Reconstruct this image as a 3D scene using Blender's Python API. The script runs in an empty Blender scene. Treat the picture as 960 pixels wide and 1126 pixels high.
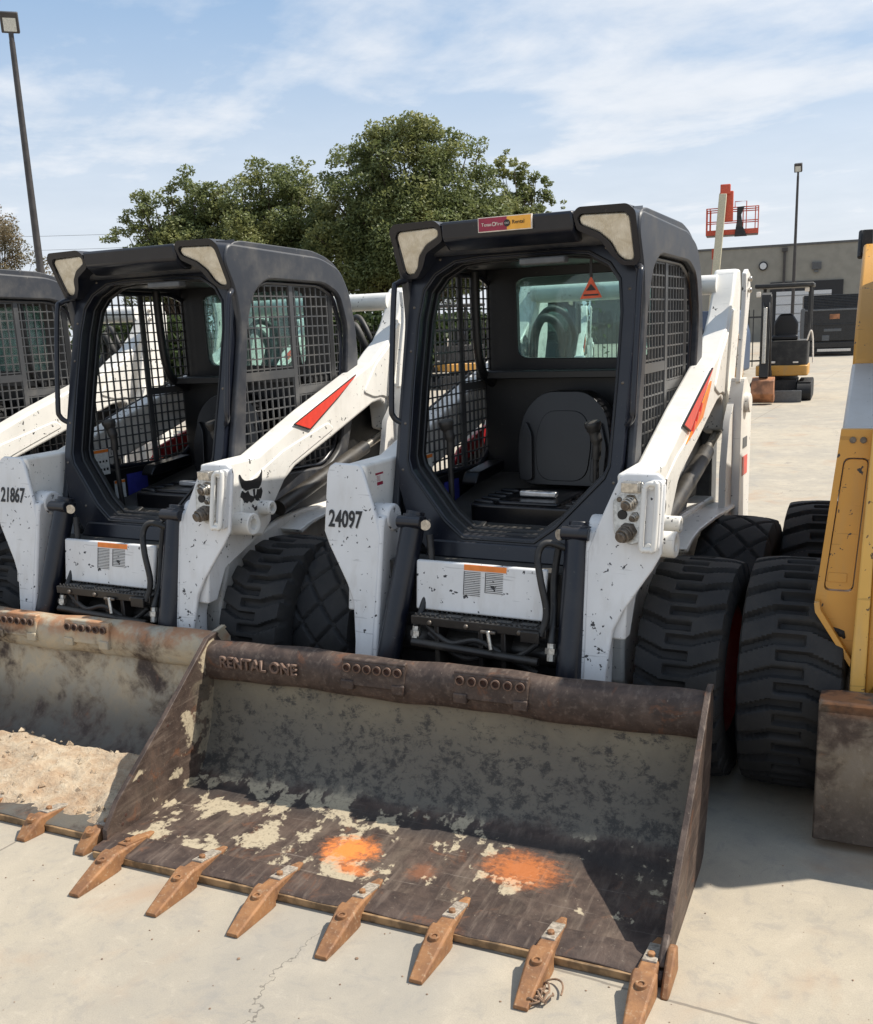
import bpy, bmesh, math, random
import numpy as np
from mathutils import Vector, Matrix
random.seed(7)
SC = bpy.context.scene
COL = SC.collection
R = math.radians

# ------------------------------------------------------------------ materials
class G:
    """small helper to write node graphs"""
    def __init__(s, name, world=False):
        if world:
            s.m = bpy.data.worlds.new(name)
        else:
            s.m = bpy.data.materials.new(name)
        s.m.use_nodes = True
        s.t = s.m.node_tree
        s.t.nodes.clear()
    def n(s, typ, ins=None, **kw):
        nd = s.t.nodes.new(typ)
        for k, v in kw.items(): setattr(nd, k, v)
        for k, v in (ins or {}).items():
            s.put(nd.inputs[k], v)
        return nd
    def put(s, sock, v):
        if isinstance(v, bpy.types.NodeSocket): s.t.links.new(v, sock)
        elif isinstance(v, bpy.types.Node): s.t.links.new(v.outputs[0], sock)
        else:
            if isinstance(v, (tuple, list)) and len(v) == 3 and sock.type == 'RGBA': v = (*v, 1)
            sock.default_value = v
    def ma(s, op, a, b=0.0, c=0.0, clamp=False):
        nd = s.t.nodes.new('ShaderNodeMath'); nd.operation = op; nd.use_clamp = clamp
        for i, v in enumerate((a, b, c)): s.put(nd.inputs[i], v)
        return nd.outputs[0]
    def mix(s, f, a, b, blend='MIX'):
        nd = s.t.nodes.new('ShaderNodeMix'); nd.data_type = 'RGBA'; nd.blend_type = blend
        s.put(nd.inputs['Factor'], f); s.put(nd.inputs[6], a); s.put(nd.inputs[7], b)
        return nd.outputs[2]
    def ramp(s, f, lo, hi, a=0.0, b=1.0):
        nd = s.t.nodes.new('ShaderNodeMapRange'); nd.interpolation_type = 'SMOOTHSTEP'
        for i, v in enumerate((f, lo, hi, a, b)): s.put(nd.inputs[i], v)
        return nd.outputs[0]
    def pos(s): return s.n('ShaderNodeTexCoord').outputs['Object']
    def scale(s, vec, sc, loc=(0, 0, 0), rot=(0, 0, 0)):
        nd = s.n('ShaderNodeMapping', {'Vector': vec, 'Scale': sc, 'Location': loc, 'Rotation': rot}); return nd.outputs[0]
    def noise(s, vec, sc, det=4.0, rough=0.55, dist=0.0, col=False):
        nd = s.n('ShaderNodeTexNoise', {'Vector': vec, 'Scale': sc, 'Detail': det, 'Roughness': rough, 'Distortion': dist})
        return nd.outputs['Color' if col else 'Fac']
    def xyz(s, v): return s.n('ShaderNodeSeparateXYZ', {0: v}).outputs
    def out(s, col, rough=0.5, metal=0.0, bump=None, bs=0.3, bd=0.01, **extra):
        b = s.n('ShaderNodeBsdfPrincipled')
        s.put(b.inputs['Base Color'], col); s.put(b.inputs['Roughness'], rough); s.put(b.inputs['Metallic'], metal)
        for k, v in extra.items(): s.put(b.inputs[k.replace('_', ' ')], v)
        if bump is not None:
            bn = s.n('ShaderNodeBump', {'Height': bump, 'Strength': bs, 'Distance': bd}); s.put(b.inputs['Normal'], bn)
        o = s.n('ShaderNodeOutputMaterial'); s.put(o.inputs[0], b.outputs[0]); return s.m

def flat(name, col, rough=0.5, metal=0.0, var=0.12, sc=30):
    g = G(name); p = g.pos(); nz = g.noise(p, sc, 4)
    f = g.ramp(nz, 0.35, 0.65)
    c = g.mix(f, tuple(x * (1 - var) for x in col), tuple(min(1, x * (1 + var)) for x in col))
    return g.out(c, rough, metal)

def paint(name, col, chip=(0.03, 0.03, 0.035), amount=0.5, rough=0.38, dirtcol=(0.33, 0.27, 0.19), dirt=0.35, seed=0.0):
    g = G(name); p = g.scale(g.pos(), (1, 1, 1), (seed, seed * 1.7, seed * .6))
    tint = g.noise(p, 3.0, 5)
    base = g.mix(g.ramp(tint, .3, .7), col, tuple(x * .86 for x in col))
    # dusty film, streaky downwards
    ps = g.scale(p, (9, 9, 2.2))
    dn = g.noise(ps, 1.6, 6, .65)
    z = g.xyz(g.pos())[2]
    low = g.ramp(z, 1.2, .35, 0.35, 1.0)
    df = g.ma('MULTIPLY', g.ma('MULTIPLY', g.ramp(dn, .46, .78), low), dirt * 1.4, clamp=True)
    base = g.mix(df, base, dirtcol)
    # paint chips: clustered where a broad noise allows
    broad = g.noise(p, 7.0, 2)
    fine = g.noise(p, 42.0, 3, .6, .4)
    thr = g.ma('SUBTRACT', fine, g.ma('SUBTRACT', g.ma('MULTIPLY', g.ramp(broad, .40, .72), .10), .030))
    chipm = g.ramp(thr, .318 - .02 + amount * .03, .300 - .02 + amount * .03)
    big = g.noise(g.scale(p, (1, 1, 1), (5, 2, 1)), 17.0, 4, .6, .6)
    chip2 = g.ramp(big, .262 + amount * .02, .250 + amount * .02)
    cm = g.ma('MAXIMUM', chipm, chip2)
    # long thin scratches
    sv = g.scale(p, (3, 40, 40), rot=(0.5, 0.3, 0.6))
    scn = g.noise(sv, 2.0, 2, .5)
    scr = g.ma('MULTIPLY', g.ramp(scn, .68, .72), .45)
    smn = g.noise(g.scale(p, (1, 1, .45), (9, 1, 3)), 6.5, 7, .7, .6)
    base = g.mix(g.ma('MULTIPLY', g.ramp(smn, .60, .74), g.ma('MULTIPLY', low, .45)), base, (0.20, 0.165, 0.125))
    c = g.mix(scr, base, tuple(x * .45 for x in col))
    c = g.mix(cm, c, chip)
    r = g.ma('ADD', rough, g.ma('MULTIPLY', df, .45))
    bump = g.ma('ADD', g.ma('MULTIPLY', cm, -1.0), g.ma('MULTIPLY', g.noise(p, 160, 2), .12))
    return g.out(c, r, 0.0, bump, .35, .002)

def darkpaint(name, col, dust=(0.22, 0.2, 0.17), amt=.35, rough=.42):
    g = G(name); p = g.pos()
    n1 = g.noise(p, 6, 6, .65); n2 = g.noise(p, 55, 4, .6)
    f = g.ma('MULTIPLY', g.ramp(n1, .42, .75), amt)
    f = g.ma('ADD', f, g.ma('MULTIPLY', g.ramp(n2, .68, .72), .45), clamp=True)
    nrm = g.n('ShaderNodeNewGeometry').outputs['Normal']
    up = g.ramp(g.xyz(nrm)[2], .3, 1.0, 0, .22)
    f = g.ma('ADD', f, up, clamp=True)
    c = g.mix(f, col, dust)
    return g.out(c, g.ma('ADD', rough, g.ma('MULTIPLY', f, .5)), 0, g.noise(p, 260, 2), .12, .001)

def rubber(name, col=(0.012, 0.012, 0.013)):
    g = G(name); p = g.pos()
    n1 = g.noise(p, 5, 6, .7); n2 = g.noise(p, 60, 4, .6)
    f = g.ma('MULTIPLY', g.ramp(n1, .4, .8), .45)
    f = g.ma('ADD', f, g.ma('MULTIPLY', g.ramp(n2, .5, .8), .15))
    c = g.mix(f, col, (0.050, 0.046, 0.040))
    return g.out(c, .78, 0, n2, .3, .003)

def bucket_steel(name, muddy=0.0, inner=True):
    g = G(name); p = g.pos(); x, y, z = g.xyz(p)
    n_big = g.noise(p, 3.2, 7, .62, .3)
    n_mid = g.noise(p, 11, 7, .68, .5)
    n_fine = g.noise(p, 70, 5, .65)
    streak = g.noise(g.scale(p, (30, 3, 30)), 1.5, 5, .6)
    steel = g.mix(g.ramp(n_mid, .35, .7), (0.042, 0.027, 0.021), (0.098, 0.066, 0.050))
    steel = g.mix(g.ma('MULTIPLY', g.ramp(streak, .50, .72), .6), steel, (0.17, 0.128, 0.100))
    rustn = g.ramp(g.noise(p, 8, 6, .7, 1.0), .56, .70)
    steel = g.mix(g.ma('MULTIPLY', rustn, .55), steel, (0.19, 0.075, 0.032))
    fleck = g.ramp(n_fine, .64, .70)
    steel = g.mix(g.ma('MULTIPLY', fleck, .5), steel, (0.26, 0.21, 0.16))
    if inner:
        cream = (0.46, 0.385, 0.265)
        # dried mud splats left on the floor
        splat = g.noise(g.scale(p, (1, .8, 1), (3.1, 1.2, 0), (0, 0, .6)), 9.0, 8, .62, .2)
        sel = g.ramp(x, .9, -.7, -.045, .065)
        onside = g.ramp(g.ma('ABSOLUTE', x), .915, .92)
        sel = g.ma('ADD', sel, g.ma('MULTIPLY', onside, g.ramp(g.ma('SUBTRACT', y, g.ma('MULTIPLY', z, .25)), .30, .62, -.13, .03)))
        sel2 = g.ramp(z, .02, .5, 0, .02)
        m = g.ramp(g.ma('ADD', g.ma('ADD', splat, g.ma('MULTIPLY', g.ma('SUBTRACT', streak, .5), .07)), g.ma('ADD', sel, sel2)), .560, .600)
        m = g.ma('MULTIPLY', m, g.ramp(n_fine, .30, .52, .45, .95))
        film = g.ma('MULTIPLY', g.ramp(g.noise(g.scale(p, (5, 1.6, 5)), 2.2, 7, .7), .44, .68), g.ma('SUBTRACT', .38, g.ma('MULTIPLY', onside, .25)))
        steel = g.mix(film, steel, (0.22, 0.17, 0.125))
        wr = g.noise(g.scale(p, (2.0, 60, 60), (0, 3, 1)), 1.6, 4, .6)
        steel = g.mix(g.ma('MULTIPLY', g.ramp(wr, .62, .70), .35), steel, (0.30, 0.25, 0.21))
        # keep the middle of the side plates barer
        steel = g.mix(m, steel, cream)
        # back wall crust : grey beige with black scabs
        crust = g.mix(g.ramp(n_big, .3, .7), (0.155, 0.130, 0.090), (0.245, 0.205, 0.135))
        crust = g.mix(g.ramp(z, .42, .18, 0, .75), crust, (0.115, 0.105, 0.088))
        scab = g.noise(g.scale(p, (1.0, 1, 1.3), (0, 0, 2)), 19, 9, .80, .25)
        zz = g.ramp(z, .40, .06, .0, .055)
        sm = g.ramp(g.ma('ADD', scab, g.ma('ADD', zz, g.ma('MULTIPLY', g.ramp(n_big, .45, .7), .06))),   .515, .645)
        crust = g.mix(g.ma('MULTIPLY', sm, .88), crust, (0.028, 0.026, 0.024))
        wob = g.ma('MULTIPLY', g.ma('SUBTRACT', n_mid, .5), .10)
        wall = g.ramp(g.ma('ADD', y, wob), .56, .60)
        inx = g.ramp(g.ma('ABSOLUTE', x), .932, .928)
        lowz = g.ramp(g.ma('ADD', z, g.ma('MULTIPLY', wob, .1)), .405, .395)
        wm = g.ma('MULTIPLY', g.ma('MULTIPLY', wall, inx), lowz)
        steel = g.mix(wm, steel, crust)
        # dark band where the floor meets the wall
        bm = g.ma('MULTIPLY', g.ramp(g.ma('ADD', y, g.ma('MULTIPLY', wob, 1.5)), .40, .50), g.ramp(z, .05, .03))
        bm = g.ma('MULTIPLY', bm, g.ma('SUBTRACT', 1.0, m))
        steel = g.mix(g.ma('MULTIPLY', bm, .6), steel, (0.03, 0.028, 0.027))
        # orange spray marks
        def spot(cx, cy, rx, ry, k):
            dx = g.ma('DIVIDE', g.ma('SUBTRACT', x, cx), rx); dy = g.ma('DIVIDE', g.ma('SUBTRACT', y, cy), ry)
            d = g.ma('SQRT', g.ma('ADD', g.ma('MULTIPLY', dx, dx), g.ma('MULTIPLY', dy, dy)))
            d = g.ma('ADD', d, g.ma('MULTIPLY', g.ma('SUBTRACT', g.noise(g.scale(p, (1, 2, 1)), 26, 5, .75), .5), 1.5))
            fz = g.ramp(g.noise(p, 48, 6, .8), .36, .60, .30, 1.0)
            fz = g.ma('MAXIMUM', fz, g.ramp(d, .75, .35))
            return g.ma('MULTIPLY', g.ma('MULTIPLY', g.ma('MULTIPLY', g.ramp(d, 1.25, .55), k), fz), g.ramp(z, .06, .04))
        s1 = spot(-.125, .29, .10, .085, 1.0); s2 = spot(-.06, .19, .07, .03, .6); s3 = spot(.435, .37, .13, .10, .5); s4 = spot(.15, .25, .05, .05, .15)
        for s_ in (s1, s2, s3, s4):
            steel = g.mix(s_, steel, (0.80, 0.235, 0.05))
    if muddy:
        mudn = g.ramp(g.ma('ADD', n_big, g.ma('MULTIPLY', g.ma('SUBTRACT', n_mid, .5), .5)),   .33, .55)
        mud = g.mix(g.ramp(n_mid, .35, .65), (0.52, 0.42, 0.28), (0.40, 0.36, 0.28))
        mud = g.mix(g.ma('MULTIPLY', g.ramp(z, .33, .10), .85), mud, (0.065, 0.063, 0.058))
        steel = g.mix(g.ma('MULTIPLY', mudn, muddy), steel, mud)
        edge = g.ma('MULTIPLY', g.ramp(g.noise(p, 9, 5, .6), .42, .6), g.ramp(z, .44, .5))
        steel = g.mix(g.ma('MULTIPLY', edge, .8), steel, (0.38, 0.17, 0.075))
    h = g.ma('ADD', g.ma('MULTIPLY', n_mid, .8), g.ma('MULTIPLY', n_fine, .3))
    return g.out(steel, .62, .1, h, .55, .008)

def tooth_rust(name):
    g = G(name); p = g.pos()
    n1 = g.noise(p, 14, 5, .65); n2 = g.noise(p, 90, 4, .6)
    c = g.mix(g.ramp(n1, .3, .7), (0.34, 0.165, 0.068), (0.185, 0.088, 0.042))
    c = g.mix(g.ma('MULTIPLY', g.ramp(n2, .55, .7), .5), c, (0.42, 0.30, 0.19))
    return g.out(c, .7, .15, n2, .35, .003)

def concrete():
    g = G('concrete'); p = g.n('ShaderNodeTexCoord').outputs['Object']; x, y, z = g.xyz(p)
    big = g.noise(p, .45, 6, .6); mid = g.noise(p, 3.0, 7, .66, .3); fin = g.noise(p, 45, 5, .7)
    c = g.mix(g.ramp(big, .3, .7), (0.415, 0.358, 0.272), (0.33, 0.295, 0.24))
    c = g.mix(g.ma('MULTIPLY', g.ramp(mid, .45, .75), .6), c, (0.50, 0.43, 0.33))
    c = g.mix(g.ma('MULTIPLY', g.ramp(mid, .46, .24), .75), c, (0.25, 0.235, 0.215))
    c = g.mix(g.ma('MULTIPLY', g.ramp(fin, .60, .75), .25), c, (0.25, 0.22, 0.18))
    mot = g.noise(g.scale(p, (1, 1, 1), (7, 3, 0)), 12, 8, .75, .6)
    c = g.mix(g.ma('MULTIPLY', g.ramp(mot, .50, .36), .38), c, (0.24, 0.225, 0.205))
    c = g.mix(g.ma('MULTIPLY', g.ramp(mot, .55, .70), .35), c, (0.53, 0.46, 0.36))
    grain = g.noise(p, 260, 3, .7)
    c = g.mix(g.ma('MULTIPLY', g.ramp(grain, .55, .42), .22), c, (0.20, 0.18, 0.15))
    st = g.noise(g.scale(p, (1, 1, 1), (4.3, 1.1, 0)), 1.5, 5, .6, .5)
    c = g.mix(g.ma('MULTIPLY', g.ramp(st, .54, .74), .5), c, (0.36, 0.22, 0.13))
    spk = g.noise(p, 110, 2, .5)
    c = g.mix(g.ma('MULTIPLY', g.ramp(spk, .74, .77), .6), c, (0.16, 0.13, 0.10))
    wet = g.noise(g.scale(p, (1, .35, 1), (1, 7, 0)), .8, 4, .6)
    c = g.mix(g.ma('MULTIPLY', g.ramp(wet, .52, .70), .4), c, (0.25, 0.24, 0.22))
    vc = g.n('ShaderNodeTexVoronoi', {'Vector': g.n('ShaderNodeVectorMath', {0: p, 1: g.n('ShaderNodeVectorMath', {0: g.noise(p, 1.4, 6, .7, col=True), 1: (.9, .9, 0)}, operation='MULTIPLY').outputs[0]}, operation='ADD').outputs[0], 'Scale': .42}, feature='DISTANCE_TO_EDGE')
    ck = g.ma('MULTIPLY', g.ramp(vc.outputs[0], .0022, .0009), g.ramp(g.noise(p, .5, 2), .50, .58))
    c = g.mix(g.ma('MULTIPLY', ck, .7), c, (0.11, 0.095, 0.08))
    oil = g.noise(g.scale(p, (1, 1, 1), (2.7, 9.1, 0)), 2.6, 5, .6, .4)
    c = g.mix(g.ma('MULTIPLY', g.ramp(oil, .665, .72), .45), c, (0.16, 0.145, 0.13))
    # saw-cut joints of the slab
    def joint(v, off, per, w):
        t = g.ma('ABSOLUTE', g.ma('SUBTRACT', g.ma('FRACT', g.ma('ADD', g.ma('DIVIDE', g.ma('SUBTRACT', v, off), per), .5)), .5))
        return g.ramp(g.ma('MULTIPLY', t, per), w, w * .4)
    wob = g.ma('MULTIPLY', g.ma('SUBTRACT', g.noise(p, 14, 3), .5), .010)
    j1 = joint(g.ma('ADD', y, wob), .0146, 4.57, .006); j2 = joint(g.ma('ADD', x, wob), 3.3, 4.57, .006)
    j = g.ma('MAXIMUM', j1, j2)
    c = g.mix(g.ma('MULTIPLY', j, .65), c, (0.13, 0.11, 0.09))
    h = g.ma('ADD', g.ma('MULTIPLY', fin, .4), g.ma('MULTIPLY', j, -2.0))
    return g.out(c, .88, 0, h, .3, .003)

def glassmat(name, tint=(0.66, 0.84, 0.81), dirt=.24):
    g = G(name); p = g.pos()
    tr = g.n('ShaderNodeBsdfTransparent', {0: (*tint, 1)})
    gl = g.n('ShaderNodeBsdfGlossy', {0: (.9, .95, .95, 1), 1: .04})
    df = g.n('ShaderNodeBsdfDiffuse', {0: (.42, .55, .53, 1)})
    fr = g.n('ShaderNodeFresnel', {0: 1.5})
    m1 = g.n('ShaderNodeMixShader'); g.put(m1.inputs[0], fr); g.put(m1.inputs[1], tr.outputs[0]); g.put(m1.inputs[2], gl.outputs[0])
    nz = g.noise(g.scale(p, (1, 1, .5)), 18, 5, .7)
    f = g.ma('ADD', dirt * .4, g.ma('MULTIPLY', g.ramp(nz, .45, .75), dirt))
    m2 = g.n('ShaderNodeMixShader'); g.put(m2.inputs[0], f); g.put(m2.inputs[1], m1.outputs[0]); g.put(m2.inputs[2], df.outputs[0])
    o = g.n('ShaderNodeOutputMaterial'); g.put(o.inputs[0], m2.outputs[0]); return g.m

def lensmat():
    g = G('lamp_lens'); p = g.pos()
    n = g.noise(p, 14, 6, .7, .6); n2 = g.noise(p, 50, 3)
    c = g.mix(g.ramp(n, .30, .70), (0.56, 0.50, 0.38), (0.80, 0.76, 0.66)); fl = g.n('ShaderNodeTexWave', {'Vector': p, 'Scale': 38.0, 'Distortion': 0.4}, bands_direction='X').outputs['Fac']
    c = g.mix(g.ma('MULTIPLY', g.ramp(n2, .3, .6), .2), c, (.35, .3, .22))
    return g.out(c, .18, .25, g.ma('ADD', n, g.ma('MULTIPLY', fl, .5)), .35, .004, Coat_Weight=1.0)

def foliage(name, a, b, c3):
    g = G(name)
    rnd = g.n('ShaderNodeNewGeometry').outputs['Random Per Island']
    p = g.pos(); n = g.noise(p, .6, 3)
    c = g.mix(rnd, a, b)
    c = g.mix(g.ma('MULTIPLY', g.ramp(n, .45, .65), .7), c, c3)
    bs = g.n('ShaderNodeBsdfPrincipled', {'Base Color': c, 'Roughness': .55})
    tl = g.n('ShaderNodeBsdfTranslucent', {0: c})
    mx = g.n('ShaderNodeMixShader', {0: .42, 1: bs.outputs[0], 2: tl.outputs[0]})
    o = g.n('ShaderNodeOutputMaterial'); g.put(o.inputs[0], mx.outputs[0]); return g.m

def soil(name):
    g = G(name); p = g.pos(); n = g.noise(p, 10, 8, .7, .3); n2 = g.noise(p, 60, 5, .7)
    c = g.mix(g.ramp(n, .3, .7), (0.37, 0.25, 0.155), (0.52, 0.43, 0.31))
    c = g.mix(g.ma('MULTIPLY', g.ramp(n2, .55, .75), .6), c, (0.62, 0.54, 0.42))
    c = g.mix(g.ma('MULTIPLY', g.ramp(n2, .42, .28), .5), c, (0.20, 0.12, 0.07))
    return g.out(c, .95, 0, g.ma('ADD', n, g.ma('MULTIPLY', n2, .5)), .8, .02)

M = {}
M['white'] = paint('white_paint', (0.82, 0.795, 0.74), amount=.55)
M['white2'] = paint('white_paint_chipped', (0.77, 0.765, 0.755), amount=1.3, seed=3.0, dirt=.25)
M['yellow'] = paint('yellow_paint', (0.60, 0.30, 0.055), amount=.25, seed=5, dirt=.45, dirtcol=(.40, .28, .14))
M['yellow_chip'] = paint('yellow_paint_worn', (0.72, 0.42, 0.10), amount=2.2, seed=8, dirt=.3, chip=(.12, .07, .04))
M['greypaint'] = paint('pale_grey_paint', (0.52, 0.50, 0.47), amount=.2, seed=6, dirt=.3)
M['frame'] = darkpaint('dark_frame_paint', (0.007, 0.009, 0.016), (.12, .11, .10), amt=.08, rough=.28)
M['framein'] = darkpaint('dark_inner_paint', (0.006, 0.0065, 0.008), (.12, .11, .10), amt=.05)
M['roof'] = darkpaint('dark_roof_paint', (0.026, 0.029, 0.037), amt=.30)
M['black'] = darkpaint('black_parts', (0.010, 0.010, 0.011), amt=.18, rough=.5)
M['grease'] = darkpaint('greasy_black_steel', (0.013, 0.012, 0.012), (0.10, .085, .065), .5, .35)
M['screen'] = darkpaint('screen_wire', (0.050, 0.052, 0.056), amt=.3, rough=.35)
M['vinyl'] = flat('seat_vinyl', (0.005, 0.005, 0.0065), .28, 0, .2, 20)
M['rubber'] = rubber('tyre_rubber')
M['redrim'] = paint('red_rim_paint', (0.30, 0.018, 0.02), amount=.5, seed=2, dirt=.3)
M['red'] = flat('red_paint', (0.42, 0.02, 0.025), .4)
M['redsticker'] = flat('red_sticker', (0.74, 0.052, 0.03), .35, 0, .06)
M['maroon'] = flat('maroon_sticker', (0.30, 0.02, 0.05), .4, 0, .1)
M['orange'] = flat('orange_sticker', (0.80, 0.22, 0.03), .4, 0, .08)
M['orangered'] = flat('orange_red_plastic', (0.70, 0.10, 0.03), .45, 0, .1)
M['amber'] = flat('amber_sticker', (0.86, 0.42, 0.05), .4, 0, .05)
M['paper'] = flat('label_paper', (0.66, 0.68, 0.66), .5, 0, .1, 60)
M['blue'] = flat('blue_label', (0.035, 0.04, 0.26), .45)
M['ink'] = flat('black_ink', (0.012, 0.012, 0.014), .5)
M['cream'] = flat('sticker_lettering', (0.8, 0.72, 0.62), .5)
M['chrome'] = flat('worn_plated_steel', (0.50, 0.47, 0.42), .32, .85, .2, 80)
M['silver'] = flat('bright_steel', (0.62, 0.62, 0.62), .3, .7, .1)
M['bronze'] = flat('dirty_coupler_steel', (0.16, 0.135, 0.11), .45, .5, .25, 60)
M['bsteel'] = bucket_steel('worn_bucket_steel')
M['bsteel_out'] = bucket_steel('bucket_outer_steel', inner=False)
M['bmuddy'] = bucket_steel('muddy_bucket_steel', .95, inner=False)
M['tooth'] = tooth_rust('rusty_tooth_steel')
M['weldrust'] = flat('rusty_weld_bead', (0.15, 0.095, 0.07), .6, .2, .3, 60)
M['plate_rust'] = bucket_steel('scraped_plate_steel', .32, inner=False)
M['hole'] = flat('dark_hole_rust', (0.05, 0.02, 0.012), .8)
M['glass'] = glassmat('dusty_tinted_glass')
M['lens'] = lensmat()
M['soil'] = soil('dried_soil')
M['concrete'] = concrete()
M['stucco'] = flat('grey_stucco', (0.25, 0.238, 0.205), .9, 0, .06, 2)
M['stucco2'] = flat('dark_stucco', (0.10, 0.10, 0.10), .9, 0, .06, 2)
M['doorlight'] = flat('white_rollup_door', (0.55, 0.56, 0.57), .6)
M['darkdoor'] = flat('dark_opening', (0.018, 0.018, 0.02), .7)
M['polemetal'] = flat('bronze_pole_metal', (0.055, 0.050, 0.048), .5, .3, .15, 6)
M['polelight'] = flat('lamp_glass', (0.55, 0.55, 0.5), .25)
M['lift_red'] = flat('lift_orange_red', (0.55, 0.085, 0.04), .5)
M['lift_cream'] = flat('lift_cream', (0.52, 0.47, 0.33), .5)
M['bark'] = flat('bark', (0.075, 0.055, 0.04), .9, 0, .3, 8)
M['leaf'] = foliage('leaf_green', (0.10, 0.128, 0.046), (0.22, 0.25, 0.10), (0.28, 0.28, 0.10))
M['leafdry'] = foliage('leaf_dry', (0.13, 0.10, 0.055), (0.30, 0.24, 0.15), (0.10, 0.11, 0.05))
M['bushgreen'] = foliage('bush_green', (0.028, 0.05, 0.015), (0.07, 0.10, 0.03), (0.05, 0.07, 0.02))
M['truckblack'] = flat('black_truck_paint', (0.012, 0.013, 0.015), .25, 0, .2, 5)
M['grey'] = flat('mid_grey_paint', (0.10, 0.105, 0.11), .5)
M['mudflat'] = flat('dust_clod', (0.22, 0.14, 0.09), .95, 0, .3, 50)
M['bluebin'] = flat('faded_blue_paint', (0.05, 0.075, 0.13), .5)

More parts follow.
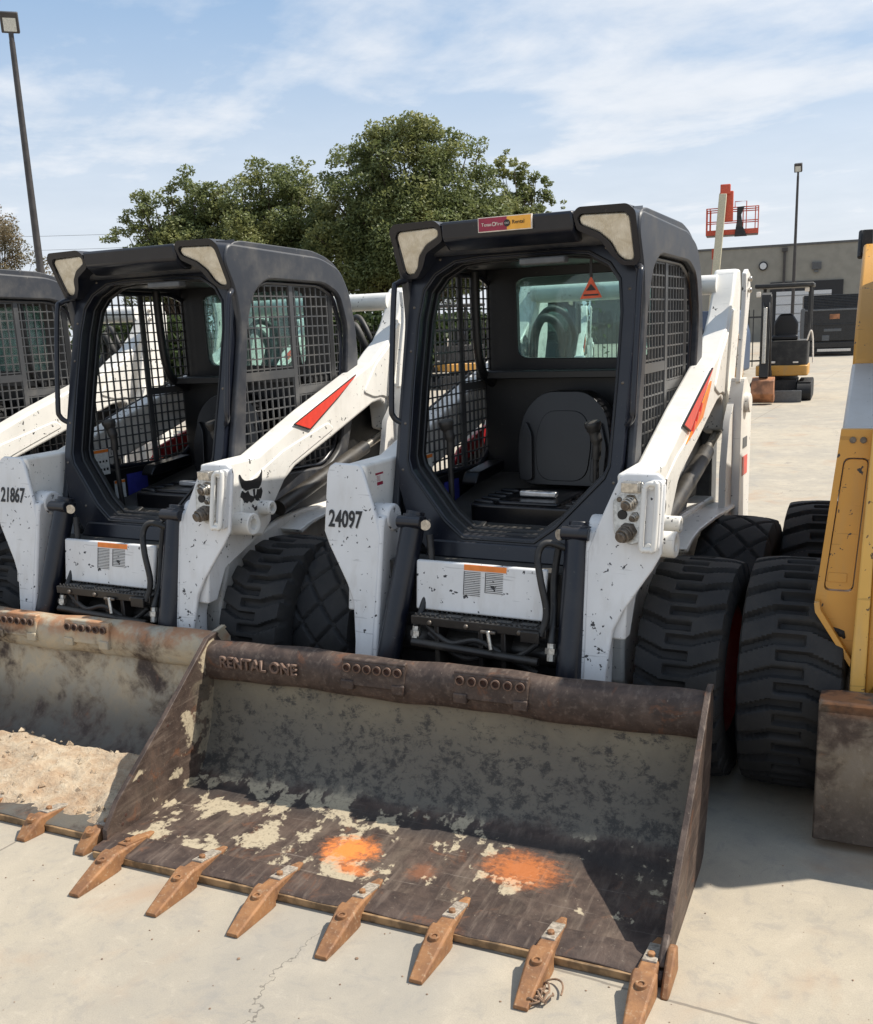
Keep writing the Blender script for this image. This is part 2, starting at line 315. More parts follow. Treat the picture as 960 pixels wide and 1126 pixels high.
# ------------------------------------------------------------------ mesh helpers
class MB:
    """collects geometry (with material slots) and links it as ONE mesh object"""
    def __init__(s): s.v = []; s.f = []; s.mi = []; s.mats = []
    def slot(s, m):
        if m not in s.mats: s.mats.append(m)
        return s.mats.index(m)
    def add(s, vs, fs, m):
        o = len(s.v); k = s.slot(m)
        s.v += [tuple(v) for v in vs]; s.f += [tuple(o + i for i in f) for f in fs]; s.mi += [k] * len(fs); return s
    def prism(s, poly, axis, a, b, m):
        """poly in the two other axes (x: (y,z), y: (x,z), z: (x,y)); a,b may be functions of the point"""
        fa = a if callable(a) else (lambda p: a); fb = b if callable(b) else (lambda p: b)
        def mk(p, t):
            return {'x': (t, p[0], p[1]), 'y': (p[0], t, p[1]), 'z': (p[0], p[1], t)}[axis]
        n = len(poly)
        vs = [mk(p, fa(p)) for p in poly] + [mk(p, fb(p)) for p in poly]
        fs = [tuple(range(n))[::-1], tuple(range(n, 2 * n))] + [(i, (i + 1) % n, n + (i + 1) % n, n + i) for i in range(n)]
        return s.add(vs, fs, m)
    def box(s, x0, x1, y0, y1, z0, z1, m):
        return s.prism([(x0, y0), (x1, y0), (x1, y1), (x0, y1)], 'z', z0, z1, m)
    def obox(s, c, e1, e2, e3, m):
        c, e1, e2, e3 = map(Vector, (c, e1, e2, e3)); vs = []
        for k in (-1, 1):
            for a, b in ((-1, -1), (1, -1), (1, 1), (-1, 1)): vs.append(c + e1 * a + e2 * b + e3 * k)
        return s.add(vs, [(3, 2, 1, 0), (4, 5, 6, 7), (0, 1, 5, 4), (1, 2, 6, 5), (2, 3, 7, 6), (3, 0, 4, 7)], m)
    def tube(s, pts, r, m, n=12, cap=True):
        pts = [Vector(p) for p in pts]; rs = r if isinstance(r, (list, tuple)) else [r] * len(pts)
        vs = []; up = None
        for i, p in enumerate(pts):
            d = (pts[min(i + 1, len(pts) - 1)] - pts[max(i - 1, 0)]).normalized()
            if up is None: up = Vector((0, 0, 1)) if abs(d.z) < .9 else Vector((1, 0, 0))
            u = d.cross(up).normalized(); w = u.cross(d).normalized(); up = w
            for k in range(n):
                a = 2 * math.pi * k / n; vs.append(p + (u * math.cos(a) + w * math.sin(a)) * rs[i])
        fs = []
        for i in range(len(pts) - 1):
            for k in range(n): fs.append((i * n + k, i * n + (k + 1) % n, (i + 1) * n + (k + 1) % n, (i + 1) * n + k))
        if cap: fs.append(tuple(range(n))[::-1]); fs.append(tuple((len(pts) - 1) * n + k for k in range(n)))
        return s.add(vs, fs, m)
    def spin(s, prof, c, axis, m, n=40):
        """prof: list of (t along axis, radius); revolved about axis through c"""
        vs = []; fs = []; c = Vector(c); ax = {'x': (Vector((1, 0, 0)), Vector((0, 1, 0)), Vector((0, 0, 1))), 'y': (Vector((0, 1, 0)), Vector((1, 0, 0)), Vector((0, 0, 1))), 'z': (Vector((0, 0, 1)), Vector((1, 0, 0)), Vector((0, 1, 0)))}[axis]
        L = len(prof)
        for k in range(n):
            a = 2 * math.pi * k / n; d = ax[1] * math.cos(a) + ax[2] * math.sin(a)
            for t, r in prof: vs.append(c + ax[0] * t + d * r)
        for k in range(n):
            for i in range(L - 1): fs.append((k * L + i, k * L + i + 1, ((k + 1) % n) * L + i + 1, ((k + 1) % n) * L + i))
        return s.add(vs, fs, m)
    def ring(s, outer, inner, mk, t0, t1, m, n=96):
        """plate with a hole: outer and inner polygons sampled by angle about the hole's centre"""
        cx = sum(p[0] for p in inner) / len(inner); cy = sum(p[1] for p in inner) / len(inner)
        angs = sorted(set([round(2 * math.pi * k / n - math.pi, 5) for k in range(n)] +
                          [round(math.atan2(p[1] - cy, p[0] - cx), 5) for p in list(outer) + list(inner)]))
        angs = [a for i, a in enumerate(angs) if i == 0 or a - angs[i - 1] > 1e-3]
        def hit(poly, a):
            dx, dy = math.cos(a), math.sin(a); best = None
            for i in range(len(poly)):
                x1, y1 = poly[i][0] - cx, poly[i][1] - cy; x2, y2 = poly[(i + 1) % len(poly)][0] - cx, poly[(i + 1) % len(poly)][1] - cy
                ex, ey = x2 - x1, y2 - y1; den = dx * ey - dy * ex
                if abs(den) < 1e-12: continue
                t = (x1 * ey - y1 * ex) / den; u = (x1 * dy - y1 * dx) / den
                if t > 0 and -1e-6 <= u <= 1 + 1e-6 and (best is None or t > best): best = t
            return (cx + dx * best, cy + dy * best)
        O = [hit(outer, a) for a in angs]; I = [hit(inner, a) for a in angs]; k = len(angs)
        vs = [mk(p, t0) for p in O] + [mk(p, t0) for p in I] + [mk(p, t1) for p in O] + [mk(p, t1) for p in I]; fs = []
        for i in range(k):
            j = (i + 1) % k
            fs += [(i, j, k + j, k + i), (2 * k + j, 2 * k + i, 3 * k + i, 3 * k + j), (j, i, 2 * k + i, 2 * k + j), (k + i, k + j, 3 * k + j, 3 * k + i)]
        return s.add(vs, fs, m)
    def build(s, name, parent=None, bevel=0.0, seg=2, smooth=40, loc=None, weld=True):
        me = bpy.data.meshes.new(name); me.from_pydata(s.v, [], s.f)
        for m in s.mats: me.materials.append(M[m])
        for p, k in zip(me.polygons, s.mi): p.material_index = k
        bm = bmesh.new(); bm.from_mesh(me)
        bmesh.ops.recalc_face_normals(bm, faces=bm.faces); bm.to_mesh(me); bm.free()
        if smooth:
            me.shade_smooth(); me.set_sharp_from_angle(angle=R(smooth))
        o = bpy.data.objects.new(name, me); COL.objects.link(o)
        if loc:
            me.transform(Matrix.Translation(-Vector(loc))); o.location = loc
        if parent: o.parent = parent
        if bevel:
            b = o.modifiers.new('bevel', 'BEVEL'); b.width = bevel; b.segments = seg; b.limit_method = 'ANGLE'; b.angle_limit = R(35)
        return o

def rpoly(pts, r=.02, n=4):
    """round the corners of a polygon"""
    out = []
    N = len(pts)
    for i in range(N):
        p = Vector(pts[i]); a = Vector(pts[i - 1]); b = Vector(pts[(i + 1) % N])
        da = (a - p); db = (b - p); rr = min(r, da.length * .45, db.length * .45)
        p1 = p + da.normalized() * rr; p2 = p + db.normalized() * rr
        for k in range(n + 1):
            t = k / n; q = p1 * (1 - t) ** 2 + p * 2 * t * (1 - t) + p2 * t * t; out.append((q.x, q.y))
    return out

def thing(name, label, cat, loc=(0, 0, 0), rz=0.0, group=None, kind=None):
    o = bpy.data.objects.new(name, None); COL.objects.link(o); o.empty_display_size = .2
    o.location = loc; o.rotation_euler = (0, 0, rz); return tag(o, label, cat, group, kind)
def tag(o, label=None, cat=None, group=None, kind=None):
    for k, v in (('label', label), ('category', cat), ('group', group), ('kind', kind)):
        if v: o[k] = v
    return o
def copy_tree(o, parent=None, skip=()):
    c = o.copy(); COL.objects.link(c); c.parent = parent
    for ch in list(o.children):
        if ch.name.split('.')[0] in skip: continue
        copy_tree(ch, c)
    return c
def smoothpath(pts, n=6):
    P = [Vector(p) for p in pts]; out = []
    for i in range(len(P) - 1):
        p0 = P[max(i - 1, 0)]; p1 = P[i]; p2 = P[i + 1]; p3 = P[min(i + 2, len(P) - 1)]
        for k in range(n):
            t = k / n; out.append(.5 * ((2 * p1) + (-p0 + p2) * t + (2 * p0 - 5 * p1 + 4 * p2 - p3) * t * t + (-p0 + 3 * p1 - 3 * p2 + p3) * t ** 3))
    out.append(P[-1]); return out

def text(body, size, mat, origin, ex, ey, name, parent, thick=.001, space=1.0, bevel=0.0, sx=1.0):
    cu = bpy.data.curves.new('t', 'FONT'); cu.body = body; cu.size = size; cu.extrude = thick; cu.space_character = space; cu.bevel_depth = bevel
    cu.resolution_u = 3; cu.offset = .0022 if name == 'stencilled_number' else 0.0
    to = bpy.data.objects.new('t', cu); COL.objects.link(to)
    dg = bpy.context.evaluated_depsgraph_get()
    me = bpy.data.meshes.new_from_object(to.evaluated_get(dg)); bpy.data.objects.remove(to)
    ex = Vector(ex).normalized(); ey = Vector(ey); ey = (ey - ex * ey.dot(ex)).normalized(); ez = ex.cross(ey)
    mt = Matrix(((ex.x * sx, ey.x, ez.x, origin[0]), (ex.y * sx, ey.y, ez.y, origin[1]), (ex.z * sx, ey.z, ez.z, origin[2]), (0, 0, 0, 1)))
    me.transform(mt); me.materials.clear(); me.materials.append(M[mat])
    o = bpy.data.objects.new(name, me); COL.objects.link(o); o.parent = parent; return o

# ------------------------------------------------------------------ tyres
def tyre_mesh(kind, rad=.405, w=.28, nt=416):
    """moulded tyre about the X axis, centred on the origin; +x is the outer side"""
    hw = w / 2; prof = []
    # tread across, shoulders, side walls : (s, x, r, is_tread)
    ns = 40
    for i in range(ns + 1):
        s = -1 + 2 * i / ns; prof.append((s, s * hw, rad - .010 * s * s - .004 * s ** 6, 1.0))
    side = [(1.04, hw + .006, rad - .035, .9), (1.1, hw + .010, rad - .055, .6), (1.2, hw + .012, rad - .075, .25), (1.3, hw + .010, rad - .11, 0), (1.4, hw + .002, rad - .145, 0), (1.5, hw - .018, rad - .165, 0), (1.6, hw - .035, rad - .172, 0)]
    left = [(-a, -b, c, d) for a, b, c, d in side][::-1]
    prof = left + prof + side
    S = np.array([p[0] for p in prof]); X = np.array([p[1] for p in prof]); Rr = np.array([p[2] for p in prof]); T = np.array([p[3] for p in prof])
    th = np.arange(nt) / nt
    A, B = np.meshgrid(th, S, indexing='ij')
    def sst(x, a, b): t = np.clip((x - a) / (b - a), 0, 1); return t * t * (3 - 2 * t)
    if kind == 'lug':
        N = 24
        def groove(sg, off):
            u = (A * N + off + .55 * np.clip(np.abs(B) - .35, 0, 1)) % 1.0
            d = np.abs(u - .5)
            return sst(d, .335, .375) * sst(sg * B, -.30, -.24)
        h = 1 - np.maximum(groove(1, 0.0), groove(-1, .5))
    else:
        N = 15
        u = A * N; v = B * .95
        e1 = np.abs(((u + v) % 1.0) - .5); e2 = np.abs(((u - v) % 1.0) - .5)
        h = sst(np.minimum(e1, e2), .035, .085)
    depth = .026 if kind == 'lug' else .013
    RR = Rr[None, :] - depth * (1 - h) * T[None, :]
    ang = A * 2 * np.pi
    V = np.stack([np.broadcast_to(X[None, :], A.shape), RR * np.cos(ang), RR * np.sin(ang)], -1).reshape(-1, 3)
    L = len(S); i, j = np.meshgrid(np.arange(nt), np.arange(L - 1), indexing='ij'); i2 = (i + 1) % nt
    F = np.stack([i * L + j, i * L + j + 1, i2 * L + j + 1, i2 * L + j], -1).reshape(-1, 4)
    me = bpy.data.meshes.new('tyre'); me.vertices.add(len(V)); me.vertices.foreach_set('co', V.ravel().astype(np.float32))
    me.loops.add(F.size); me.loops.foreach_set('vertex_index', F.ravel().astype(np.int32))
    me.polygons.add(len(F)); me.polygons.foreach_set('loop_start', (np.arange(len(F)) * 4).astype(np.int32))
    me.update(calc_edges=True); me.validate(); me.materials.append(M['rubber']); me.shade_smooth(); me.set_sharp_from_angle(angle=R(50))
    return me
TY = {'lug': tyre_mesh('lug'), 'diamond': tyre_mesh('diamond')}
def rim_builder(rimmat):
    b = MB(); r = .24
    b.spin([(-.10, r), (.105, r + .004), (.118, r - .004), (.10, r - .018), (.05, r - .03), (.035, r - .06), (.03, .09), (.055, .075), (.07, .05), (.07, .001)], (0, 0, 0), 'x', rimmat, 48)
    for k in range(8):
        a = k * math.pi / 4; b.spin([(.0, .014), (.052, .014), (.056, .008), (.056, .0005)], (0, .125 * math.cos(a), .125 * math.sin(a)), 'x', 'bronze', 6)
    return b
RIMS = {}
def wheel(parent, x, y, side, kind, rimmat='redrim', phase=0.0, r=.405):
    """wheel > tyre, rim ; side +1 = outer face to +x"""
    w = bpy.data.objects.new('wheel', None); COL.objects.link(w); w.parent = parent; w.location = (x, y, r)
    w.rotation_euler = (phase, 0, 0) if side > 0 else (phase, 0, math.pi); w.empty_display_size = .1
    t = bpy.data.objects.new('tyre', TY[kind]); COL.objects.link(t); t.parent = w
    if rimmat not in RIMS: rb = rim_builder(rimmat).build('rim', w); RIMS[rimmat] = rb.data
    else: rb = bpy.data.objects.new('rim', RIMS[rimmat]); COL.objects.link(rb); rb.parent = w
    return w

# ------------------------------------------------------------------ loader pieces (machine frame: x right, y to the rear, z up)
LEAN = .26; FY = .98                       # cab front plane y = FY + LEAN z
def fpl(z, off=0.0): return FY + LEAN * z + off
def grid_in(b, poly, x, pitch, r, m):
    ys = [p[0] for p in poly]; zs = [p[1] for p in poly]
    def cuts(val, k):
        out = []
        for i in range(len(poly)):
            p = poly[i]; q = poly[(i + 1) % len(poly)]
            if (p[k] - val) * (q[k] - val) < 0:
                t = (val - p[k]) / (q[k] - p[k]); out.append(p[1 - k] + t * (q[1 - k] - p[1 - k]))
        return sorted(out)
    y = min(ys) + pitch * .6
    while y < max(ys):
        c = cuts(y, 0)
        for a, e in zip(c[::2], c[1::2]): b.box(x - r, x + r, y - r, y + r, a - .01, e + .01, m)
        y += pitch
    z = min(zs) + pitch * .6
    while z < max(zs):
        c = cuts(z, 1)
        for a, e in zip(c[::2], c[1::2]): b.box(x - r * .8, x + r * .8, a - .01, e + .01, z - r * .9, z + r * .9, m)
        z += pitch
HOLE = [(1.44, 1.106), (1.415, 1.20), (1.50, 1.72), (1.56, 1.85), (1.66, 1.905), (2.12, 1.895), (2.25, 1.845), (2.31, 1.68), (2.27, 1.42), (2.19, 1.10), (2.06, 1.02), (1.55, 1.045)]
SIDE = [(1.23, .82), (1.32, 1.17), (1.45, 1.70), (1.43, 1.86), (1.37, 1.98), (1.40, 2.045), (2.10, 2.015), (2.27, 1.965), (2.35, 1.85), (2.39, 1.685), (2.40, 1.52), (2.33, 1.28), (2.2, .95), (2.14, .82)]
_IN = [(.145, .885), (.225, .943), (.392, 1.122), (.408, 1.165), (.412, 1.45), (.410, 1.70), (.395, 1.81), (.352, 1.868), (.270, 1.912), (.16, 1.922)]
_OUT = [(.27, .79), (.385, .905), (.448, 1.06), (.462, 1.17), (.466, 1.5), (.466, 1.84), (.462, 1.95), (.44, 2.0)]
INNER = _IN + [(-a, b) for a, b in _IN[::-1]]
OUTER = _OUT + [(-a, b) for a, b in _OUT[::-1]]

def scaled(poly, fx, fz, cx=0, cz=1.45): return [((p[0] - cx) * fx + cx, (p[1] - cz) * fz + cz) for p in poly]

def build_cab(P, cabmat='frame', roofmat='roof', lamps=True):
    mkf = lambda p, t: (p[0], fpl(p[1], t), p[1])
    b = MB(); b.ring(OUTER, INNER, mkf, 0.0, .05, cabmat)
    b.ring(scaled(OUTER, .99, .99), scaled(INNER, .975, .985), mkf, .045, .065, 'framein')
    b.ring(scaled(OUTER, .985, .985), scaled(INNER, .985, .99), mkf, .065, .085, 'framein')
    b.ring(scaled(OUTER, .985, .985), scaled(INNER, .96, .972), mkf, .085, .11, 'framein')
    b.ring(scaled(INNER, 1.03, 1.03), scaled(INNER, 1.012, 1.015), mkf, -.006, .01, 'framein')
    for (bx, bz) in ((-.44, 1.75), (-.44, 1.58), (-.44, 1.30), (-.435, 1.12), (.44, 1.78), (.44, 1.45), (.435, 1.10), (-.30, .93), (.33, .95), (-.10, .845), (.10, .84), (-.34, 1.93), (.34, 1.93), (.02, 1.955)):
        b.spin([(0, .0065), (-.004, .0055), (-.0055, .0004)], (bx, fpl(bz, .001), bz), 'y', 'bronze', 10)
    ff = b.build('door_frame', P, .009)
    # folded lower apron of the frame
    c = MB(); c.prism([(-.30, .80), (.30, .80), (.27, .862), (-.27, .862)], 'y', lambda p: fpl(p[1], -.014), lambda p: fpl(p[1], .02), cabmat); c.build('sill_plate', P, .006)
    for sg in (1, -1):
        b = MB(); mk = lambda p, t: (sg * t, p[0], p[1])
        b.ring(rpoly(SIDE, .05, 5), rpoly(HOLE, .05, 5), mk, .462, .495, roofmat)
        b.ring(rpoly(scaled(HOLE, 1.0, 1.0, 1.85), .05, 5), rpoly(scaled(HOLE, .955, .955, 1.87, 1.47), .05, 5), mk, .445, .468, cabmat)
        b.build('side_frame', P, .010)
        s = MB(); x = sg * .456
        grid_in(s, scaled(HOLE, .97, .97, 1.87, 1.47), x, .0455, .0034, 'screen')
        s.box(min(x - .006, x + .006), max(x - .006, x + .006), 1.865, 1.895, 1.03, 1.90, 'screen')
        s.box(x - .005, x + .005, 1.88, 2.28, 1.385, 1.42, 'screen'); (s.box(x - .0055, x + .0055, 1.45, 1.87, 1.468, 1.505, 'screen') if sg > 0 else None)
        s.build('side_screen', P, smooth=0)
        # curved inner bar behind the door
        t = MB(); t.tube(smoothpath([(sg * .42, 2.16, 1.40), (sg * .41, 2.04, 1.44), (sg * .41, 1.985, 1.50), (sg * .41, 1.96, 1.62), (sg * .41, 1.95, 1.90)]), .021, 'framein'); t.build('lap_bar', P)
        h = MB(); h.tube(smoothpath([(sg * .462, 1.455, 1.86), (sg * .492, 1.40, 1.845), (sg * .496, 1.37, 1.79), (sg * .494, 1.31, 1.40), (sg * .490, 1.31, 1.33), (sg * .462, 1.33, 1.30)]), .0115, cabmat); h.build('grab_handle', P)
    # roof
    rp = rpoly([(1.44, 1.96), (1.43, 2.045), (1.50, 2.062), (2.05, 2.045), (2.17, 2.02), (2.25, 1.985), (2.31, 1.935), (2.345, 1.88), (2.355, 1.84), (2.30, 1.84), (2.20, 1.935), (1.52, 1.945), (1.46, 1.94)], .035)
    b = MB(); b.prism(rp, 'x', -.482, .482, roofmat); b.build('roof', P, .034, 5)
    b = MB(); b.box(-.45, .45, 1.49, 2.24, 1.915, 1.938, 'framein'); b.box(.02, .20, 1.42, 1.47, 1.885, 1.91, 'grey'); b.build('headliner', P, .006)
    # brow between the lamps
    b = MB(); b.prism([(1.335, 2.055), (1.45, 2.064), (1.45, 1.955), (1.40, 1.955), (1.345, 1.99)], 'x', -.262, .262, cabmat); b.build('brow', P, .010)
    if lamps:
        LR = [(.276, 2.028), (.290, 2.041), (.450, 2.036), (.466, 2.018), (.466, 1.890), (.456, 1.874), (.426, 1.877), (.403, 1.898), (.384, 1.941), (.345, 1.978), (.282, 2.006)]
        HR = [(.262, 2.044), (.285, 2.064), (.462, 2.062), (.488, 2.038), (.486, 1.880), (.470, 1.858), (.415, 1.862), (.378, 1.902), (.350, 1.950), (.268, 1.990)]
        lf = lambda z, o=0: 2.34 - .48 * z + o
        mkl = lambda p, t: (p[0], lf(p[1], t), p[1])
        for sg in (1, -1):
            poly = [(sg * p[0], p[1]) for p in LR]; big = [(sg * p[0], p[1]) for p in HR]; cx = sg * .41; cz = 1.975
            hs = MB(); hs.ring(rpoly(big, .012), rpoly(poly, .010), mkl, -.022, .08, cabmat)
            hs.prism([(1.355, 2.052), (1.47, 2.064), (1.47, 2.045), (1.37, 2.040)], 'x', sg * .26, sg * .478, cabmat); ho = hs.build('headlight', P, .006)
            le = MB(); le.prism(rpoly([((p[0] - cx) * .985 + cx, (p[1] - cz) * .985 + cz) for p in poly], .010), 'y', lambda p: lf(p[1], -.012), lambda p: lf(p[1], .05), 'lens')
            le.build('lens', ho, .006)
    # rear wall with window
    win = rpoly([(-.31, 1.515), (.31, 1.505), (.315, 1.86), (.27, 1.875), (-.27, 1.875), (-.315, 1.86)], .05)
    mkr = lambda p, t: (p[0], t, p[1])
    b = MB(); b.ring([(-.46, .80), (.46, .80), (.46, 1.94), (-.46, 1.94)], win, mkr, 2.19, 2.23, 'framein')
    b.box(-.45, .45, 2.02, 2.19, 1.43, 1.462, 'framein'); b.box(-.45, .45, 2.13, 2.19, .85, 1.43, 'framein')
    b.build('rear_panel', P, .006)
    g = MB(); g.box(-.33, .33, 2.198, 2.204, 1.49, 1.885, 'glass'); g.build('rear_window', P)
    b = MB(); b.box(-.462, .462, 1.25, 2.19, .79, .815, 'framein')
    for sg in (1, -1): b.box(min(sg * .44, sg * .462), max(sg * .44, sg * .462), 1.30, 2.19, .815, 1.04, 'framein')
    b.build('cab_floor', P, .004)
    # seat
    s = MB()
    bp = rpoly([(-.18, .98), (.22, .98), (.235, 1.15), (.205, 1.30), (.12, 1.38), (-.08, 1.38), (-.165, 1.30), (-.195, 1.15)], .12, 8)
    s.prism(bp, 'y', lambda p: 1.86 + .13 * (p[1] - .98), lambda p: 1.97 + .13 * (p[1] - .98), 'vinyl')
    s.prism(rpoly([(-.09, 1.0), (.13, 1.0), (.15, 1.18), (.11, 1.30), (-.07, 1.30), (-.11, 1.18)], .07, 6), 'y', lambda p: 1.853 + .13 * (p[1] - .98), 1.9, 'vinyl')
    for sg in (1, -1): s.prism(rpoly([(sg * .13 + .02, 1.0), (sg * .19 + .02, 1.0), (sg * .20 + .02, 1.15), (sg * .17 + .02, 1.26), (sg * .14 + .02, 1.2)], .02), 'y', lambda p: 1.838 + .13 * (p[1] - .98), 1.9, 'vinyl')
    s.build('seat_back', P, .022, 4)
    s = MB(); s.prism(rpoly([(-.25, 1.47), (.25, 1.47), (.24, 1.90), (-.24, 1.90)], .05), 'z', .84, .955, 'vinyl')
    s.prism(rpoly([(-.14, 1.50), (.14, 1.50), (.14, 1.86), (-.14, 1.86)], .03), 'z', .95, .968, 'vinyl')
    for sg in (1, -1):
        for k in range(5): s.box(sg * .20 - .045, sg * .20 + .045, 1.52 + k * .07, 1.545 + k * .07, .945, .965, 'vinyl')
    s.build('seat_cushion', P, .018, 3)
    s = MB(); s.box(-.072, .09, 1.60, 1.635, .972, .995, 'silver'); s.build('belt_buckle', P, .006)
    for sg in (1, -1):
        a = MB(); a.prism(rpoly([(1.66, 1.00), (1.98, 1.02), (1.98, 1.07), (1.70, 1.05)], .02), 'x', sg * .30, sg * .37, 'vinyl'); a.build('armrest', P, .015)
        j = MB(); x = sg * .285 + (.02 if sg > 0 else -.03)
        j.tube(smoothpath([(x, 1.47, .82), (x, 1.46, 1.0), (x + .005, 1.45, 1.20)]), .012, 'black')
        j.tube(smoothpath([(x + .005, 1.45, 1.16), (x + .01, 1.445, 1.22), (x, 1.44, 1.27), (x - .005, 1.435, 1.305)]), [.017] * 7 + [.022] * 5 + [.028] * 2 + [.032] * 3 + [.030, .018], 'black', 14)
        j.build('joystick', P)
    for sg in (1, -1):
        f = MB(); f.prism([(1.30, .83), (1.46, .83), (1.42, .90), (1.32, .86)], 'x', sg * .20 - .06, sg * .20 + .06, 'black'); f.build('foot_pedal', P, .005)

def arm_x(y, inner=False):
    t = max(0, min(1, (y - 1.2) / 1.6)); return (.50 - .055 * t) if inner else (.602 - .05 * t)
PLATE = [(.415, .90), (.44, .975), (.497, 1.115), (.514, 1.152), (.532, 1.165), (.64, 1.168), (.662, 1.155), (.672, 1.125), (.672, .905), (.645, .85), (.619, .81), (.554, .707), (.522, .638), (.505, .489), (.502, .13), (.42, .13), (.424, .49)]
def pl_y(z, off=0.0): return .854 + .2 * z + off

def build_arm(P, sg, mat='white', mat2='white2'):
    A = MB()
    top = [(1.09, 1.163), (1.36, 1.166), (1.81, 1.321), (2.417, 1.505), (2.51, 1.56), (2.61, 1.61), (2.70, 1.685), (2.76, 1.76), (2.82, 1.865), (2.845, 1.885)]
    bot = [(2.93, 1.885), (2.955, 1.80), (2.94, 1.60), (2.86, 1.36), (2.78, 1.15), (2.68, 1.12), (2.56, 1.15), (2.545, 1.27), (2.49, 1.305), (2.40, 1.297), (1.97, 1.170), (1.64, 1.078), (1.60, 1.055), (1.44, .975), (1.425, .87), (1.35, .816), (1.12, .87)]
    A.prism(top + bot, 'x', lambda p: sg * arm_x(p[0], True), lambda p: sg * arm_x(p[0]), mat)
    arm = A.build('lift_arm', P, .013, 3)
    # forging relief on the outer face
    rl = MB(); rl.prism(rpoly([(2.30, 1.36), (2.42, 1.325), (2.50, 1.33), (2.60, 1.30), (2.72, 1.45), (2.80, 1.70), (2.72, 1.70), (2.60, 1.58), (2.45, 1.50)], .03), 'x', lambda p: sg * (arm_x(p[0]) - .01), lambda p: sg * (arm_x(p[0]) + .007), mat)
    rl.prism(rpoly([(1.20, .90), (1.40, .90), (1.60, 1.09), (2.0, 1.21), (1.95, 1.25), (1.55, 1.165), (1.22, 1.05)], .03), 'x', lambda p: sg * (arm_x(p[0]) - .01), lambda p: sg * (arm_x(p[0]) + .004), mat)
    rl.build('cast_boss', arm, .006)
    # leg down to the attachment
    L = MB(); L.prism([(1.055, .965), (1.12, .99), (1.26, .92), (1.38, .82), (1.15, .72), (1.06, .55), (1.02, .13), (.90, .13), (.955, .49), (1.04, .92)], 'x', sg * .405, sg * .50, mat2)
    L.prism([(1.05, .95), (1.40, .86), (1.36, .80), (1.13, .72), (1.06, .60), (1.00, .60)], 'x', sg * .50, sg * .560, mat2)
    L.tube([(sg * .40, 1.13, .955), (sg * .49, 1.13, .955)], .055, mat2, 24)
    L.build('arm_leg', arm, .008)
    F = MB(); F.prism([(sg * p[0], p[1]) for p in PLATE], 'y', lambda p: pl_y(p[1], 0), lambda p: pl_y(p[1], .018), mat2)
    F.build('end_plate', arm, .006)
    for (y, z, r, xx) in ((1.175, .908, .046, .685), (1.345, .945, .030, .66)):
        T = MB(); T.spin([(.0, r), (xx - .60, r), (xx - .596, r - .004), (xx - .598, r * .5), (xx - .63, r * .5), (xx - .63, .0005)], (.60, y, z), 'x', mat, 28)
        if sg < 0: T.v = [(-v[0], v[1], v[2]) for v in T.v]
        T.build('pivot_boss', arm)
    # red stripe decal
    s = MB(); st = [(2.229, 1.451), (1.654, 1.270), (1.772, 1.236), (2.053, 1.365)]
    q = [(2.235, 1.455), (1.645, 1.2685), (1.775, 1.230), (2.06, 1.362)]
    s.prism(q, 'x', lambda p: sg * (arm_x(p[0]) + .0005), lambda p: sg * (arm_x(p[0]) + .0085), 'ink')
    s.prism(st, 'x', lambda p: sg * (arm_x(p[0]) + .002), lambda p: sg * (arm_x(p[0]) + .0095), 'redsticker')
    s.build('stripe_decal', arm, smooth=0)
    if sg > 0:
        e = MB(); X0 = lambda p: arm_x(p[0]) - .002; X1 = lambda p: arm_x(p[0]) + .006
        for poly in ([(1.214, 1.105), (1.226, 1.088), (1.241, 1.077), (1.265, 1.072), (1.30, 1.071), (1.334, 1.074), (1.352, 1.082), (1.373, 1.104), (1.366, 1.06), (1.354, 1.04), (1.337, 1.028), (1.29, 1.034), (1.245, 1.032), (1.228, 1.045), (1.219, 1.07)],
                     [(1.222, 1.036), (1.240, 1.024), (1.262, 1.030), (1.272, 1.010), (1.303, .997), (1.296, .982), (1.276, .976), (1.262, .986), (1.248, .979), (1.229, .988), (1.212, 1.012)],
                     [(1.357, 1.030), (1.342, 1.024), (1.326, 1.026), (1.318, 1.006), (1.306, .996), (1.310, .982), (1.326, .975), (1.336, .986), (1.347, .982), (1.355, .994), (1.364, 1.012)],
                     [(1.296, 1.030), (1.310, 1.030), (1.308, .99), (1.299, .99)],
                     [(1.294, .952), (1.316, .957), (1.312, .940), (1.298, .937)]):
            e.prism(poly, 'x', X0, X1, 'ink')
        e.build('cat_head_emblem', arm, smooth=0)
        c = MB()     # hydraulic coupler block and its guard loop
        blk = rpoly([(.498, 1.075), (.528, 1.11), (.545, 1.14), (.60, 1.14), (.61, .945), (.565, .93), (.508, .965)], .012)
        c.prism(blk, 'y', lambda p: pl_y(p[1], -.012), lambda p: pl_y(p[1], .004), 'chrome')
        c.box(.532, .590, 1.035, 1.075, 1.108, 1.142, 'chrome')
        def plug(x, z, r, ln, m):
            y0 = pl_y(z, -.012); d = Vector((-.28, -.92, -.25)).normalized(); o = Vector((x, y0 + .01, z))
            c.tube([o, o + d * ln * .35], r * 1.25, m, 6); c.tube([o + d * ln * .35, o + d * ln * .8], r, m, 20)
            c.tube([o + d * ln * .8, o + d * ln], r * .72, 'bronze', 20); c.tube([o + d * ln * .45, o + d * ln * .55], r * 1.12, m, 20)
        plug(.562, 1.075, .021, .050, 'chrome'); plug(.580, 1.028, .013, .035, 'chrome'); plug(.560, .978, .025, .065, 'bronze')
        c.tube([(.534, pl_y(1.03, -.016), 1.03), (.534, pl_y(1.03, .0), 1.03)], .017, 'ink', 20); c.tube([(.520, pl_y(1.08, -.016), 1.08), (.520, pl_y(1.08, 0), 1.08)], .009, 'bronze', 16)
        c.build('hydraulic_coupler', arm, .003)
        gd = MB(); lp = []
